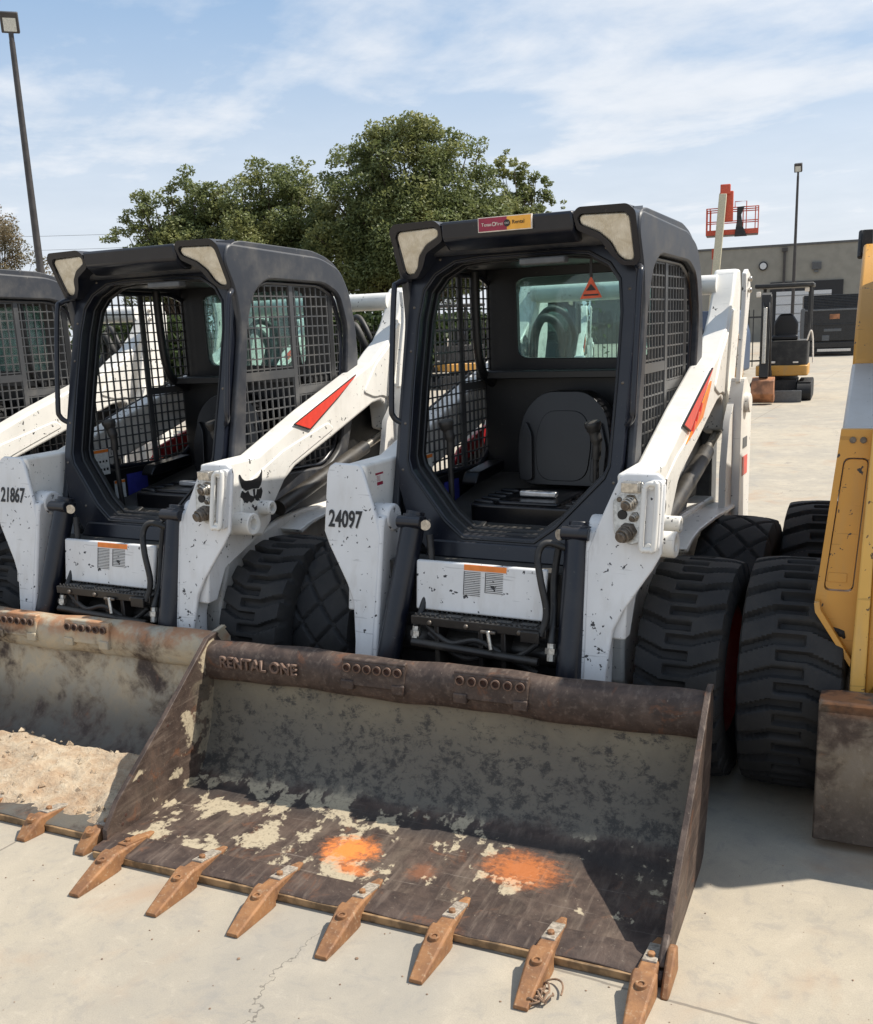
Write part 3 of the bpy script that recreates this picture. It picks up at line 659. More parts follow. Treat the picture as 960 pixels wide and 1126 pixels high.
        for (x, z) in [(.612, 1.125), (.624, 1.138), (.642, 1.138), (.655, 1.125), (.655, .94), (.642, .925), (.624, .925), (.612, .94), (.612, 1.125)]: lp.append((x, pl_y(z, -.04), z))
        gd.tube(smoothpath(lp, 4), .0095, mat, 12)
        for zz in (.935, 1.13): gd.tube([(.634, pl_y(zz, -.04), zz), (.634, pl_y(zz, .01), zz)], .010, mat, 10)
        gd.prism(rpoly([(.618, .915), (.618, 1.148), (.665, 1.148), (.665, .915)], .015), 'y', lambda p: pl_y(p[1], -.022), lambda p: pl_y(p[1], .002), mat2)
        gd.build('coupler_guard', arm, .003)
    return arm

def build_chassis(P, mat='white', rear=True):
    b = MB()
    side = [(1.12, .55), (1.20, .74), (1.40, .80), (1.60, .845), (1.78, .855), (2.05, .85), (2.60, .83), (2.70, .70), (2.70, .32), (1.25, .30), (1.12, .40)]
    b.prism(side, 'x', -.52, .52, mat); b.build('chassis', P, .012)
    # fender rails
    for sg in (1, -1):
        f = MB(); f.prism([(1.58, .80), (1.68, .825), (1.80, .837), (2.12, .83), (2.60, .80), (2.60, .785), (2.12, .812), (1.80, .82), (1.68, .805), (1.60, .78)], 'x', sg * .50, sg * .63, mat)
        f.build('fender_rail', P, .004)
        u = MB(); u.prism([(2.545, .70), (2.80, .70), (2.80, 1.20), (2.76, 1.33), (2.66, 1.385), (2.60, 1.385), (2.545, 1.29)], 'x', sg * .585, sg * .645, mat)
        u.prism([(2.40, .70), (2.545, .70), (2.545, 1.28), (2.46, 1.20), (2.40, .98)], 'x', sg * .58, sg * .61, mat)
        u.spin([(0, .045), (.022, .045), (.026, .04), (.026, .0005)], (.643, 2.64, 1.27), 'x', mat, 24)
        if sg < 0:
            vs = u.v
            n = len(vs) - 24 * 4
            for i in range(n, len(vs)): u.v[i] = (-vs[i][0], vs[i][1], vs[i][2])
        u.box(min(sg * .6455, sg * .6475), max(sg * .6455, sg * .6475), 2.60, 2.72, .93, 1.02, 'redsticker'); u.box(min(sg * .6455, sg * .6475), max(sg * .6455, sg * .6475), 2.60, 2.70, 1.06, 1.11, 'grey')
        u.build('rear_upright', P, .008)
        k = MB(); k.prism([(2.655, 1.855), (2.70, 1.875), (2.76, 1.855), (2.775, 1.78), (2.72, 1.60), (2.66, 1.44), (2.62, 1.36), (2.57, 1.37), (2.60, 1.50), (2.66, 1.70), (2.665, 1.78)], 'x', sg * .608, sg * .628, mat)
        for z in (1.83, 1.78): k.tube([(sg * .63, 2.71, z), (sg * .645, 2.71, z)], .012, 'chrome', 12)
        k.build('control_link', P, .004)
        c = MB()    # lift cylinder along the body
        c.tube([(sg * .545, 1.55, .90), (sg * .53, 2.35, 1.075)], .036, 'grease', 20); c.tube([(sg * .53, 2.30, 1.064), (sg * .52, 2.72, 1.155)], .02, 'chrome', 16)
        c.build('lift_cylinder', P)
    w = MB()     # engine cover, grille and body behind the cab
    w.prism([(1.30, .82), (2.60, .82), (2.72, 1.0), (2.72, 1.42), (2.60, 1.46), (2.42, 1.44), (2.36, 1.25), (2.2, 1.0), (1.6, .90), (1.30, .86)], 'x', -.43, .43, 'black')
    for k in range(7): w.box(.431, .436, 1.72 + k * .10, 1.76 + k * .10, .88, 1.0 + k * .02, 'grease')
    for k in range(7): w.box(-.40, .40, 2.45 + k * .035, 2.465 + k * .035, 1.455, 1.475, 'black')
    w.build('engine_cover', P, .008)
    d = MB(); d.prism(rpoly([(-.48, .45), (.48, .45), (.48, 1.40), (-.48, 1.40)], .06), 'y', 2.72, 2.84, 'grey'); d.box(-.12, .12, 2.84, 2.86, .8, 1.1, 'black'); d.build('rear_door', P, .012)
    t = MB(); t.tube([(-.47, 2.80, 1.815), (.47, 2.80, 1.815)], .046, mat, 28)
    t.build('cross_tube', P)
    for sg in (1, -1):
        h = MB(); h.tube(smoothpath([(sg * .42, 2.66, 1.50), (sg * .39, 2.62, 1.62), (sg * .35, 2.62, 1.69), (sg * .30, 2.66, 1.67), (sg * .27, 2.68, 1.58), (sg * .28, 2.62, 1.46)]), .022, 'black', 10)
        h.tube(smoothpath([(sg * .44, 2.70, 1.50), (sg * .41, 2.66, 1.64), (sg * .34, 2.68, 1.735), (sg * .26, 2.72, 1.70), (sg * .22, 2.72, 1.58), (sg * .23, 2.62, 1.46)]), .016, 'black', 10)
        h.build('rear_hose', P)
    # front of the machine under the cab
    fp = MB(); fp.prism([(-.268, .815), (.262, .815), (.255, .63), (-.262, .63)], 'y', lambda p: .91 + .165 * p[1], lambda p: .93 + .165 * p[1], 'white2' if mat == 'white' else mat)
    fo = fp.build('front_panel', P, .007)
    st = MB(); off = lambda p: .908 + .165 * p[1]; off2 = lambda p: .912 + .165 * p[1]
    st.prism([(-.065, .812), (.105, .812), (.105, .792), (-.065, .792)], 'y', off, off2, 'orange')
    for (a, c_, e, f) in ((-.065, .015, .788, .70), (.022, .105, .788, .715)):
        for zz in np.arange(f, e, .0065): st.prism([(a + .004, zz), (c_ - .012, zz), (c_ - .012, zz + .0017), (a + .004, zz + .0017)], 'y', off, off2, 'ink')
        st.prism([(a, f), (a + .002, f), (a + .002, e), (a, e)], 'y', off, off2, 'ink')
    st.build('warning_sticker', fo, smooth=0)
    s = MB()
    s.box(-.25, .29, .955, 1.03, .612, .622, 'grease')
    for k in range(26):
        for yy in (.957, 1.015): s.prism([(-.24 + k * .0205, .621), (-.228 + k * .0205, .621), (-.234 + k * .0205, .634)], 'y', yy, yy + .006, 'black')
    for k in range(5): s.box(-.22 + k * .10, -.155 + k * .10, .975, 1.005, .6215, .6255, 'black')
    s.box(-.25, .29, .95, .958, .59, .622, 'grease'); s.box(.20, .27, .93, .95, .575, .615, 'grease')
    s.build('front_step', P, .003)
    c = MB()
    c.box(-.40, .40, 1.05, 1.12, .28, .60, 'black'); c.box(-.40, .40, 1.07, 1.20, .60, .80, 'black'); c.box(-.27, .27, .93, 1.02, .33, .37, 'grease')  # upper black box is added filler, standing in for the dark behind the panel
    for x in (-.15, .12, .03): c.box(x - .010, x + .010, .96, 1.04, .33, .60, 'grease')
    c.tube(smoothpath([(-.22, .98, .60), (-.10, .96, .53), (.02, .96, .55), (.15, .97, .50), (.25, .98, .56)]), .011, 'black', 8); c.tube(smoothpath([(-.20, .99, .55), (-.05, .98, .47), (.10, .98, .50), (.24, .99, .44)]), .013, 'black', 8)
    for xx in (-.17, -.02, .19): c.spin([(0, .011), (-.012, .011), (-.014, .0005)], (xx, .953, .603), 'y', 'bronze', 6)
    c.tube([(-.25, .95, .52), (.26, .95, .50)], .016, 'grease'); c.tube([(.07, .94, .60), (.085, .93, .53)], .008, 'chrome'); c.box(.04, .10, .935, .946, .588, .60, 'bronze')
    c.tube([(-.36, 1.06, .50), (.36, 1.06, .50)], .05, 'grease', 16)
    c.build('crossmember_and_dark_filler', P, .004)
    for k, (tx, ty, tz, bx, by, bz) in enumerate(((-.300, 1.10, .955, -.365, .925, .36), (.368, 1.08, .955, .372, .925, .36))):
        q = MB(); a = Vector((tx, ty, tz)); e = Vector((bx, by, bz)); d = (e - a).normalized()
        q.tube([a - d * .02, a + d * .62], .046, 'frame', 24); q.tube([a - d * .035, a - d * .005], .036, 'frame', 20)
        q.tube([a + d * .62, a + d * .80], .024, 'chrome', 16)
        q.tube([a + Vector((-.05, -.035, .0)), a + Vector((.05, -.035, .0))], .024, 'frame', 18)
        co = q.build('tilt_cylinder', P, .003)
        w_ = MB(); s1 = 1 if k == 0 else -1
        w_.tube([a + Vector((s1 * .058, -.02, -.01)), a + Vector((s1 * .064, -.03, -.01))], .020, 'chrome', 20); w_.build('pin_cap', co)
        hs = MB(); o = a + Vector((s1 * .07, -.01, -.05))
        hs.tube(smoothpath([o, o + Vector((s1 * .012, -.02, -.12)), o + Vector((0, -.06, -.24)), o + Vector((-s1 * .01, -.12, -.33))]), .013, 'black', 12)
        hs.tube([o + Vector((-s1 * .01, -.115, -.33)), o + Vector((-s1 * .012, -.13, -.39))], .015, 'chrome', 8); hs.tube([o + Vector((-s1 * .01, -.122, -.345)), o + Vector((-s1 * .01, -.126, -.365))], .020, 'chrome', 6)
        hs.build('hose', co)
    hb = MB(); hb.tube(smoothpath([(.33, 1.05, .90), (.27, 1.02, .92), (.245, 1.0, .88), (.26, .98, .80), (.285, .97, .68), (.27, .95, .60)]), .0125, 'black', 12); hb.build('hydraulic_hose', P)
    q = MB()    # quick attach frame behind the bucket
    q.box(-.56, .56, .915, .945, .08, .36, 'black'); q.tube([(-.50, .96, .20), (.50, .96, .20)], .03, 'black')
    q.build('quick_attach', P, .006)
    l = MB(); l.prism([(1.93, 1.035), (2.01, 1.105), (2.33, 1.19), (2.33, 1.10), (2.22, 1.055)], 'x', -.56, -.535, 'red'); l.build('arm_support', P, .006)

def build_loader(label, tires, **kw):
    P = thing('skid_steer_loader', label, 'loader', **{k: v for k, v in kw.items() if k in ('loc', 'rz', 'group')})
    build_chassis(P); build_cab(P)
    for sg in (1, -1): build_arm(P, sg)
    for (x, y, side, kd, ph) in tires: wheel(P, x, y, side, kd, phase=ph)
    return P

# ------------------------------------------------------------------ buckets
def build_bucket(P, rz, hw, tooth_x, mat, ts=1.0, tm='tooth', y0=0.0, front=0.06, lipholes=True, label=None):
    K = bpy.data.objects.new('bucket', None); K.empty_display_size = .1; COL.objects.link(K); K.parent = P; K.rotation_euler = (0, 0, rz); K.location = (0, y0, 0)
    if label: K['label'] = label
    b = MB(); w = hw - .012
    inn = [(.02, .021), (.20, .024), (.42, .026), (.52, .034), (.575, .055), (.61, .09), (.65, .17), (.69, .28), (.715, .395)]
    outp = [(.745, .39), (.72, .28), (.68, .16), (.64, .07), (.60, .02), (.53, .003), (.02, .003)]
    # shell subdivided across so the material bump has support
    nx = 24; sec = inn + outp; vs = []; fs = []; n = len(sec)
    for i in range(nx + 1):
        x = -w + 2 * w * i / nx
        for j, (y, z) in enumerate(sec):
            dz = .003 * math.sin(x * 5 + j) if j < len(inn) else 0
            vs.append((x, y, z + dz))
    for i in range(nx):
        for j in range(n): k = (j + 1) % n; fs.append((i * n + j, i * n + k, (i + 1) * n + k, (i + 1) * n + j))
    b.add(vs, fs, mat)
    b.build('shell', K, 0, smooth=50)
    # rolled top lip
    l = MB(); lip = rpoly([(.690, .385), (.672, .43), (.672, .48), (.690, .520), (.735, .535), (.775, .52), (.785, .44), (.76, .385)], .02, 3)
    vs = []; fs = []; n = len(lip); NX = 40
    for i in range(NX + 1):
        x = -hw + .010 + (2 * hw - .02) * i / NX
        wob = .0035 * math.sin(x * 9) + .002 * math.sin(x * 23 + 1)
        for (y, z) in lip: vs.append((x, y + wob, z + wob * .7))
    for i in range(NX):
        for j in range(n): k = (j + 1) % n; fs.append((i * n + j, i * n + k, (i + 1) * n + k, (i + 1) * n + j))
    l.add(vs, fs, mat + '_lip' if mat + '_lip' in M else ('bsteel_out' if mat == 'bsteel' else mat)); l.build('top_lip', K, 0, smooth=60)
    # two plates with rows of drilled holes on the lip
    if lipholes:
        for (xa, xb) in (((-.335, -.085), (.10, .365)) if hw > .8 else ((-.42, -.18), (-.02, .22))):
            h = MB(); pm = 'bsteel_out' if mat == 'bsteel' else mat
            h.prism(rpoly([(xa, .455), (xa + .03, .44), (xb - .03, .44), (xb, .455), (xb, .53), (xa, .53)], .01), 'y', lambda p: .662 + .22 * max(0, p[1] - .49), .70, pm)
            h.prism(rpoly([(xa, .700), (xb, .700), (xb, .672), (xa, .672)], .006), 'z', .515, .537, pm)
            h.box(xa + .0, xa + .05, .655, .68, .425, .462, pm); h.box(xb - .05, xb, .655, .68, .425, .462, pm)
            ho = h.build('lip_plate', K, .006)
            r = MB()
            for k in range(6):
                x = xa + .025 + k * (xb - xa - .05) / 5
                r.spin([(0, .0155), (-.008, .0165), (-.009, .012), (.004, .011), (.004, .0004)], (x, .667, .507), 'y', 'weldrust', 18)
                r.spin([(-.001, .0108), (-.001, .0004)], (x, .667, .507), 'y', 'hole', 18)
            r.build('bolt_hole', ho, smooth=40)
    # side plates with a doubled front edge
    for sg in (1, -1):
        s = MB(); sp = [(.062, .0), (.070, .06), (.135, .13), (.43, .335), (.705, .540), (.755, .545), (.79, .50), (.79, .38), (.75, .20), (.66, .02), (.60, .0)]
        s.prism(sp, 'x', sg * (hw - .012), sg * hw, 'bsteel' if (mat == 'bsteel' and sg < 0) else ('bsteel_out' if mat == 'bsteel' else mat))
        e = [(.055, .0), (.060, .065), (.125, .140), (.42, .345), (.695, .548), (.755, .556), (.765, .543), (.70, .534), (.432, .331), (.137, .127), (.075, .058), (.072, .0)]
        s.prism(e, 'x', sg * (hw - .014), sg * (hw + .005), 'bsteel_out' if mat == 'bsteel' else mat)
        for (yy, zz) in ((.14, .075), (.12, .05), (.22, .165), (.40, .30)):
            s.tube([(sg * (hw - .013), yy + .02, zz), (sg * (hw - .009), yy + .02, zz)], .007, 'hole', 10)
        s.build('side_plate', K, .003)
    # cutting edge
    c = MB(); ce = [(.0, .0), (-.003, .026), (.008, .032), (.115, .034), (.122, .026), (.115, .0)]
    vs = []; fs = []; n = len(ce); NX = 60
    for i in range(NX + 1):
        x = -hw + 2 * hw * i / NX; wob = .004 * math.sin(x * 11) + .003 * math.sin(x * 27)
        for j, (y, z) in enumerate(ce): vs.append((x, y + (wob if j < 3 else 0), z + .012 * (j < 4) * 0))
    for i in range(NX):
        for j in range(n): k = (j + 1) % n; fs.append((i * n + j, i * n + k, (i + 1) * n + k, (i + 1) * n + j))
    fs += [tuple(range(n)), tuple(range(NX * n, NX * n + n))[::-1]]
    c.add(vs, fs, 'bsteel_out' if mat == 'bsteel' else mat); c.prism([(-.010, .002), (-.0105, .025), (-.001, .025), (-.001, .002)], 'x', -hw + .01, hw - .01, 'ochre'); c.build('cutting_edge', K, .002)
    for i, x in enumerate(tooth_x):
        t = MB(); q = random.Random(i * 3 + int(hw * 100)); dx = q.uniform(-.012, .012)
        def sect(y, hwid, z0, z1, ch=.006): return [(x - hwid + dx * (-y), y, z0), (x + hwid + dx * (-y), y, z0), (x + hwid + dx * (-y), y, z1 - ch), (x + hwid - ch + dx * (-y), y, z1), (x - hwid + ch + dx * (-y), y, z1), (x - hwid + dx * (-y), y, z1 - ch)]
        def loft(secs, m):
            vs = [v for s_ in secs for v in s_]; fs = [tuple(range(6))[::-1]]
            for a in range(len(secs) - 1):
                for k in range(6): fs.append((a * 6 + k, a * 6 + (k + 1) % 6, (a + 1) * 6 + (k + 1) % 6, (a + 1) * 6 + k))
            fs.append(tuple((len(secs) - 1) * 6 + k for k in range(6))); t.add(vs, fs, m)
        # shank welded on the edge
        loft([sect(.165, .009, .026, .032, .002), sect(.13, .017, .026, .040), sect(.03, .024, .020, .054), sect(-.055 * ts, .027, .004, .058)], 'tooth')
        # cap with pin boss
        loft([sect(-.030 * ts, .0315, .0, .064), sect(-.050 * ts, .0325, .0, .063), sect(-.10 * ts, .029, .0, .048), sect(-.17 * ts, .023, .0, .026, .004), sect(-.212 * ts, .019, .001, .012, .003)], 'tooth')
        # pale worn pad and bolt on the shank
        wz = .050; t.obox((x, .068, .0475), (.019, 0, 0), (0, .052, -.0095), (0, .001, .0035), 'weldpad' if i != 0 else 'tooth')
        t.spin([(0, .011), (.010, .011), (.012, .006), (.012, .0004)], (x, .045, .054), 'z', 'tooth', 6)
        t.spin([(0, .016), (.012, .015), (.012, .008), (.002, .008), (.002, .0004)], (x, -.080 * ts, .048), 'z', 'tooth', 16)
        t.spin([(.0125, .0082), (.0128, .0004)], (x, -.080 * ts, .0395), 'z', 'hole', 10)
        t.build('tooth', K, .003)
    return K
M['ochre'] = flat('worn_ochre_edge', (0.24, 0.15, 0.075), .6, .1, .45, 22)
M['weldpad'] = flat('worn_pale_steel', (0.36, 0.31, 0.25), .55, .2, .3, 90)

# ------------------------------------------------------------------ build the loaders
WT = .725
grpL = 'white skid steer loaders parked in a row'
B = build_loader('white loader numbered 24097 with an empty brown bucket marked with orange spray', [(WT, 1.40, 1, 'lug', 0), (-WT, 1.40, -1, 'diamond', .3), (WT - .01, 2.22, 1, 'diamond', .1), (-WT, 2.22, -1, 'lug', .5)], group=grpL)
A = copy_tree(B)
TXA, TYA, RZA = -1.70674057, -0.13014044, R(0.4277)
A.location = (TXA, TYA, 0); A.rotation_euler = (0, 0, RZA)
A['label'] = 'white loader numbered 21867 with a cat head emblem and soil in its bucket'
for o in A.children:
    if o.name.startswith('wheel'):
        for t in o.children:
            if t.name.startswith('tyre'): t.data = TY['lug']
D = copy_tree(A); D.location = (-3.43, -.22, 0); D.rotation_euler = (0, 0, R(.4)); D['label'] = 'white loader cut off by the left edge, beside the loader numbered 21867'

def number(P, s, x0, z0):
    arm = [o for o in P.children if o.name.startswith('lift_arm')][1]
    return text(s, .092, 'ink', (x0, pl_y(z0, -.0022), z0), (1, 0, 0), (0, .2, 1), 'stencilled_number', arm, .0006, 1.0, sx=.66)
barm = [o for o in B.children if o.name.startswith('lift_arm')][0]
s = MB(); FX0 = lambda p: arm_x(p[0]) + .002; FX1 = lambda p: arm_x(p[0]) + .0095
s.prism([(1.80, 1.222), (1.70, 1.192), (2.02, 1.262), (2.16, 1.36), (2.20, 1.40)], 'x', FX0, FX1, 'orange')
for k in range(3): s.prism([(1.80 + k * .07, 1.215 + k * .03), (1.83 + k * .07, 1.222 + k * .03), (1.87 + k * .07, 1.262 + k * .03), (1.85 + k * .07, 1.265 + k * .03)], 'x', FX0, lambda p: arm_x(p[0]) + .0105, 'redsticker')
s.build('faded_sticker', barm, smooth=0)
for ch in list(D.children):
    for c2 in list(ch.children):
        if c2.name.startswith('stripe_decal') or c2.name.startswith('cat_head'): bpy.data.objects.remove(c2)
number(B, '24097', -.652, .925); number(A, '21867', -.647, .968)
# warning decals on inner left arms, stickers seen through the doors
for P in (A, B):
    arm = [o for o in P.children if o.name.startswith('lift_arm')][1]
    if P is B:
        s = MB()
        s.box(-.4995, -.4972, 1.16, 1.22, 1.112, 1.120, 'maroon'); s.box(-.4995, -.4972, 1.17, 1.22, 1.070, 1.083, 'maroon')
        for k in range(5): s.box(-.4995, -.4976, 1.17, 1.22, 1.087 + k * .0045, 1.0885 + k * .0045, 'maroon')
        s.build('arm_decal', arm, smooth=0)
    q = MB(); x = -.438
    q.box(x - .002, x + .002, 1.43, 1.53, 1.03, 1.155, 'paper'); q.box(x + .0005, x + .003, 1.43, 1.53, 1.138, 1.152, 'orange')
    for k in range(4): q.box(x + .001, x + .003, 1.445 + k * .021, 1.457 + k * .021, 1.05, 1.062, 'ink'); q.box(x + .001, x + .003, 1.445 + k * .021, 1.455 + k * .021, 1.09, 1.10, 'ink')
    q.box(x - .002, x + .002, 1.55, 1.62, .90, .99, 'paper'); q.box(x + .0005, x + .003, 1.55, 1.62, .975, .988, 'orange')
    q.box(x - .002, x + .002, 1.64, 1.78, .86, 1.01, 'blue')
    q.build('safety_sticker', P, smooth=0)
# roof sticker and triangle only on the middle loader
s = MB(); yy = 1.326
s.box(-.098, .015, yy, yy + .012, 2.008, 2.054, 'maroon'); s.box(.015, .108, yy, yy + .012, 2.008, 2.054, 'amber')
s.box(-.101, .111, yy + .0015, yy + .0135, 2.005, 2.057, 'cream')
s.spin([(-.0022, .0125), (-.0024, .0004)], (.016, yy, 2.031), 'y', 'ink', 20)
so = s.build('rental_sticker', B, smooth=0)
text('Texas', .017, 'cream', (-.086, yy - .0015, 2.025), (1, 0, 0), (0, 0, 1), 'sticker_text', so, .0004); text('First', .017, 'cream', (-.030, yy - .0015, 2.025), (1, 0, 0), (0, 0, 1), 'sticker_text', so, .0004)
text('CAT', .009, 'cream', (.0075, yy - .0032, 2.0278), (1, 0, 0), (0, 0, 1), 'sticker_text', so, .0004); text('Rental', .019, 'ink', (.036, yy - .0015, 2.027), (1, 0, 0), (0, 0, 1), 'sticker_text', so, .0004)
rg = MB(); rg.spin([(-.0010, .008), (-.0016, .008), (-.0016, .0058), (-.0010, .0058)], (-.036, yy, 2.031), 'y', 'cream', 6); rg.build('sticker_emblem', so)
t = MB(); t.prism([(.198, 1.755), (.285, 1.758), (.242, 1.838)], 'y', 1.60, 1.604, 'orangered')
t.prism([(.236, 1.835), (.248, 1.835), (.246, 1.93), (.238, 1.93)], 'y', 1.599, 1.605, 'black')
t.prism([(.222, 1.785), (.262, 1.786), (.242, 1.81)], 'y', 1.5985, 1.6, 'ink')
t.box(.212, .272, 1.5985, 1.6, 1.766, 1.772, 'ink')
tag(t.build('warning_triangle'), 'small orange warning triangle hanging inside the cab window of loader 24097', 'warning triangle')

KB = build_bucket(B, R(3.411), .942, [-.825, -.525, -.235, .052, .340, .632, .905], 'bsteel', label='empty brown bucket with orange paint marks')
text('RENTAL ONE', .058, 'weldrust', (-.862, .668, .450), (1, 0, 0), (0, 0, 1), 'welded_lettering', KB, .005, 1.03, .0018, sx=.95)
# torn corner and the guard tooth at the right end
tc = MB(); tc.prism([(-.05, .0), (-.02, .035), (.05, .085), (.08, .08), (.09, .0)], 'x', .945, .968, 'tooth'); tc.prism([(.02, .04), (.05, .08), (.09, .10), (.09, .03)], 'x', .925, .947, 'bsteel_out')
tc.build('corner_guard', KB, .006)
KA = build_bucket(A, R(2.4), .742, [-.66, -.38, -.10, .18, .45, .715], 'bmuddy', ts=.45, y0=.12, label='mud covered bucket holding dried soil')
copy_tree(KA, D)

# soil lying in loader A's bucket
def soil_pile():
    nx, ny = 110, 60; vs = []; fs = []; rnd = np.random.RandomState(3)
    from mathutils import noise as N
    for i in range(nx + 1):
        for j in range(ny + 1):
            x = -.725 + 1.45 * i / nx; t = j / ny
            y = .03 + .50 * t
            edge = min(t / .12, 1) * min((1 - t) / .12, 1)
            h = .022 + .040 * t + .022 * N.noise(Vector((x * 3, y * 4, 0))) + .018 * N.noise(Vector((x * 11, y * 11, 3))) + .009 * abs(N.noise(Vector((x * 32, y * 32, 7)))) + .005 * N.noise(Vector((x * 80, y * 80, 1)))
            yo = y + .02 * N.noise(Vector((x * 6, 0, 9)))
            vs.append((x, yo, .02 + max(h, 0.01) * (0.15 + .85 * edge)))
    for i in range(nx):
        for j in range(ny): a = i * (ny + 1) + j; fs.append((a, a + 1, a + ny + 2, a + ny + 1))
    b = MB(); b.add(vs, fs, 'soil')
    q = random.Random(5)
    for k in range(260):
        x = q.uniform(-.71, .71); y = q.uniform(.06, .50); r = q.choice([.004, .006, .008, .012, .018 if q.random() < .3 else .006])
        t = (y - .03) / .50; z = .02 + .022 + .040 * t + .022 * N.noise(Vector((x * 3, y * 4, 0))) + .018 * N.noise(Vector((x * 11, y * 11, 3)))
        ic = [Vector(v) for v in ((1, 0, 0), (-1, 0, 0), (0, 1, 0), (0, -1, 0), (0, 0, 1), (0, 0, -1))]
        b.add([Vector((x, y, z)) + v * r * q.uniform(.6, 1.3) for v in ic], [(0, 2, 4), (2, 1, 4), (1, 3, 4), (3, 0, 4), (2, 0, 5), (1, 2, 5), (3, 1, 5), (0, 3, 5)], 'soil')
    o = b.build('soil_heap', None, smooth=60)
    return o
so = soil_pile(); mw = Matrix.Translation((TXA, TYA, 0)) @ Matrix.Rotation(RZA, 4, 'Z') @ Matrix.Translation((0, .12, 0)) @ Matrix.Rotation(R(2.4), 4, 'Z')
so.matrix_world = mw; tag(so, 'crust of dried pale tan soil lying in the muddy bucket of loader 21867', 'soil', kind='stuff')

# ------------------------------------------------------------------ yellow loader on the right
C = thing('skid_steer_loader', 'yellow loader with worn paint at the right edge of the picture', 'loader', (1.86, .03, 0), R(3.0))
def build_yellow(P):
    b = MB(); b.prism([(1.20, .55), (1.25, .80), (1.5, .86), (2.6, .86), (2.9, .7), (2.9, .32), (1.25, .30)], 'x', -.50, .50, 'yellow'); b.build('chassis', P, .012)
    b = MB(); b.prism(rpoly([(1.35, .86), (1.32, 1.9), (1.40, 2.0), (2.15, 1.97), (2.3, 1.6), (2.3, .86)], .05), 'x', -.42, -.39, 'frame')
    b.prism(rpoly([(1.35, .86), (1.32, 1.9), (1.40, 2.0), (2.15, 1.97), (2.3, 1.6), (2.3, .86)], .05), 'x', .39, .42, 'frame')
    b.box(-.42, .42, 1.34, 2.2, 1.97, 2.03, 'frame'); b.box(-.42, .42, 2.2, 2.25, .9, 1.5, 'frame'); b.build('cab', P, .02)
    b = MB(); b.box(-.22, .22, 1.6, 1.95, .85, .97, 'vinyl'); b.box(-.22, .22, 1.85, 1.97, .97, 1.4, 'vinyl'); b.build('seat', P, .03)
    b = MB(); b.prism(rpoly([(2.25, .86), (2.95, .86), (2.95, 1.3), (2.7, 1.42), (2.25, 1.42)], .05), 'x', -.45, .45, 'yellow'); b.build('engine_cover', P, .02)
    for sg in (-1, 1):
        a = MB()
        lo = [(1.16, 1.325), (1.46, 1.40), (1.60, 1.44), (1.78, 1.585), (1.76, 1.50), (2.1, 1.42), (1.5, 1.1), (1.16, .95)]
        a.prism([(1.16, 1.30), (1.30, 1.345), (1.78, 1.48), (1.84, 1.49), (1.84, 1.30), (1.30, 1.0), (1.16, .80)], 'x', sg * .60, sg * .485, 'greypaint')
        a.prism([(1.80, 1.488), (1.86, 1.58), (1.95, 1.67), (2.15, 1.80), (2.35, 1.93), (2.46, 1.93), (2.95, 1.75), (3.0, 1.3), (2.7, 1.2), (1.84, 1.30)], 'x', sg * .598, sg * .487, 'yellow')
        ar = a.build('lift_arm', P, .012)
        p = MB(); F = lambda q: 1.148; Bk = lambda q: 1.166
        p.ring([(sg * x, z) for x, z in [(.60, 1.318), (.652, .765), (.648, .74), (.535, .565), (.50, .565), (.50, 1.318)]], [(sg * x, z) for x, z in rpoly([(.588, 1.23), (.628, .80), (.540, .80), (.515, 1.23)], .02)], lambda q, t: (q[0], t, q[1]), 1.135, 1.166, 'yellow')
        p.prism([(sg * x, z) for x, z in rpoly([(.585, 1.225), (.625, .805), (.543, .805), (.518, 1.225)], .02)], 'y', 1.140, 1.16, 'yellow')
        p.prism([(sg * x, z) for x, z in [(.652, .765), (.648, .735), (.535, .56), (.533, .585), (.632, .745), (.636, .77)]], 'y', 1.10, 1.17, 'yellow')
        for xx in (.535, .565): p.tube([(sg * xx, 1.13, 1.285), (sg * xx, 1.137, 1.285)], .010, 'bronze', 12)
        p.prism([(sg * x, z) for x, z in rpoly([(.560, .86), (.615, .86), (.618, .83), (.560, .83)], .004)], 'y', 1.137, 1.142, 'yellow')
        p.build('end_plate', ar, .006)
        q = MB(); q.prism([(sg * .487, 1.32), (sg * .510, 1.32), (sg * .532, .60), (sg * .530, .10), (sg * .487, .10)], 'y', 1.06, 1.135, 'yellow_chip'); q.prism([(sg * .40, 1.15), (sg * .487, 1.15), (sg * .487, .45), (sg * .42, .60)], 'y', 1.10, 1.17, 'yellow'); q.build('arm_leg', ar, .006)
        t = MB(); t.box(sg * .585 - .02, sg * .585 + .02, 2.40, 2.60, 1.90, 1.99, 'black'); t.tube([(sg * .61, 2.42, 1.88), (sg * .61, 2.48, 1.99)], .012, 'black'); t.build('pivot_bracket', ar, .004)
    k = MB()
    k.prism([(.985, .46), (1.0, .50), (.93, .505), (.93, .03), (.97, .035)], 'x', -.615, .615, 'plate_rust'); k.box(-.615, .615, .93, 1.06, .46, .498, 'plate_rust')
    k.box(-.615, -.60, .96, 1.10, .04, .49, 'plate_rust'); k.box(.60, .615, .96, 1.10, .04, .49, 'plate_rust')
    k.build('bucket', P, .006)
for sg in (1,): pass
build_yellow(C)
for (x, y, side, ph) in ((-.715, 1.44, -1, 0.05), (.715, 1.44, 1, .3), (-.700, 2.60, -1, .2), (.70, 2.60, 1, .6)):
    w = wheel(C, x, y, side, 'lug', 'yellow', ph); w.scale = (1.12, 1.02, 1.02); w.location.z = .413

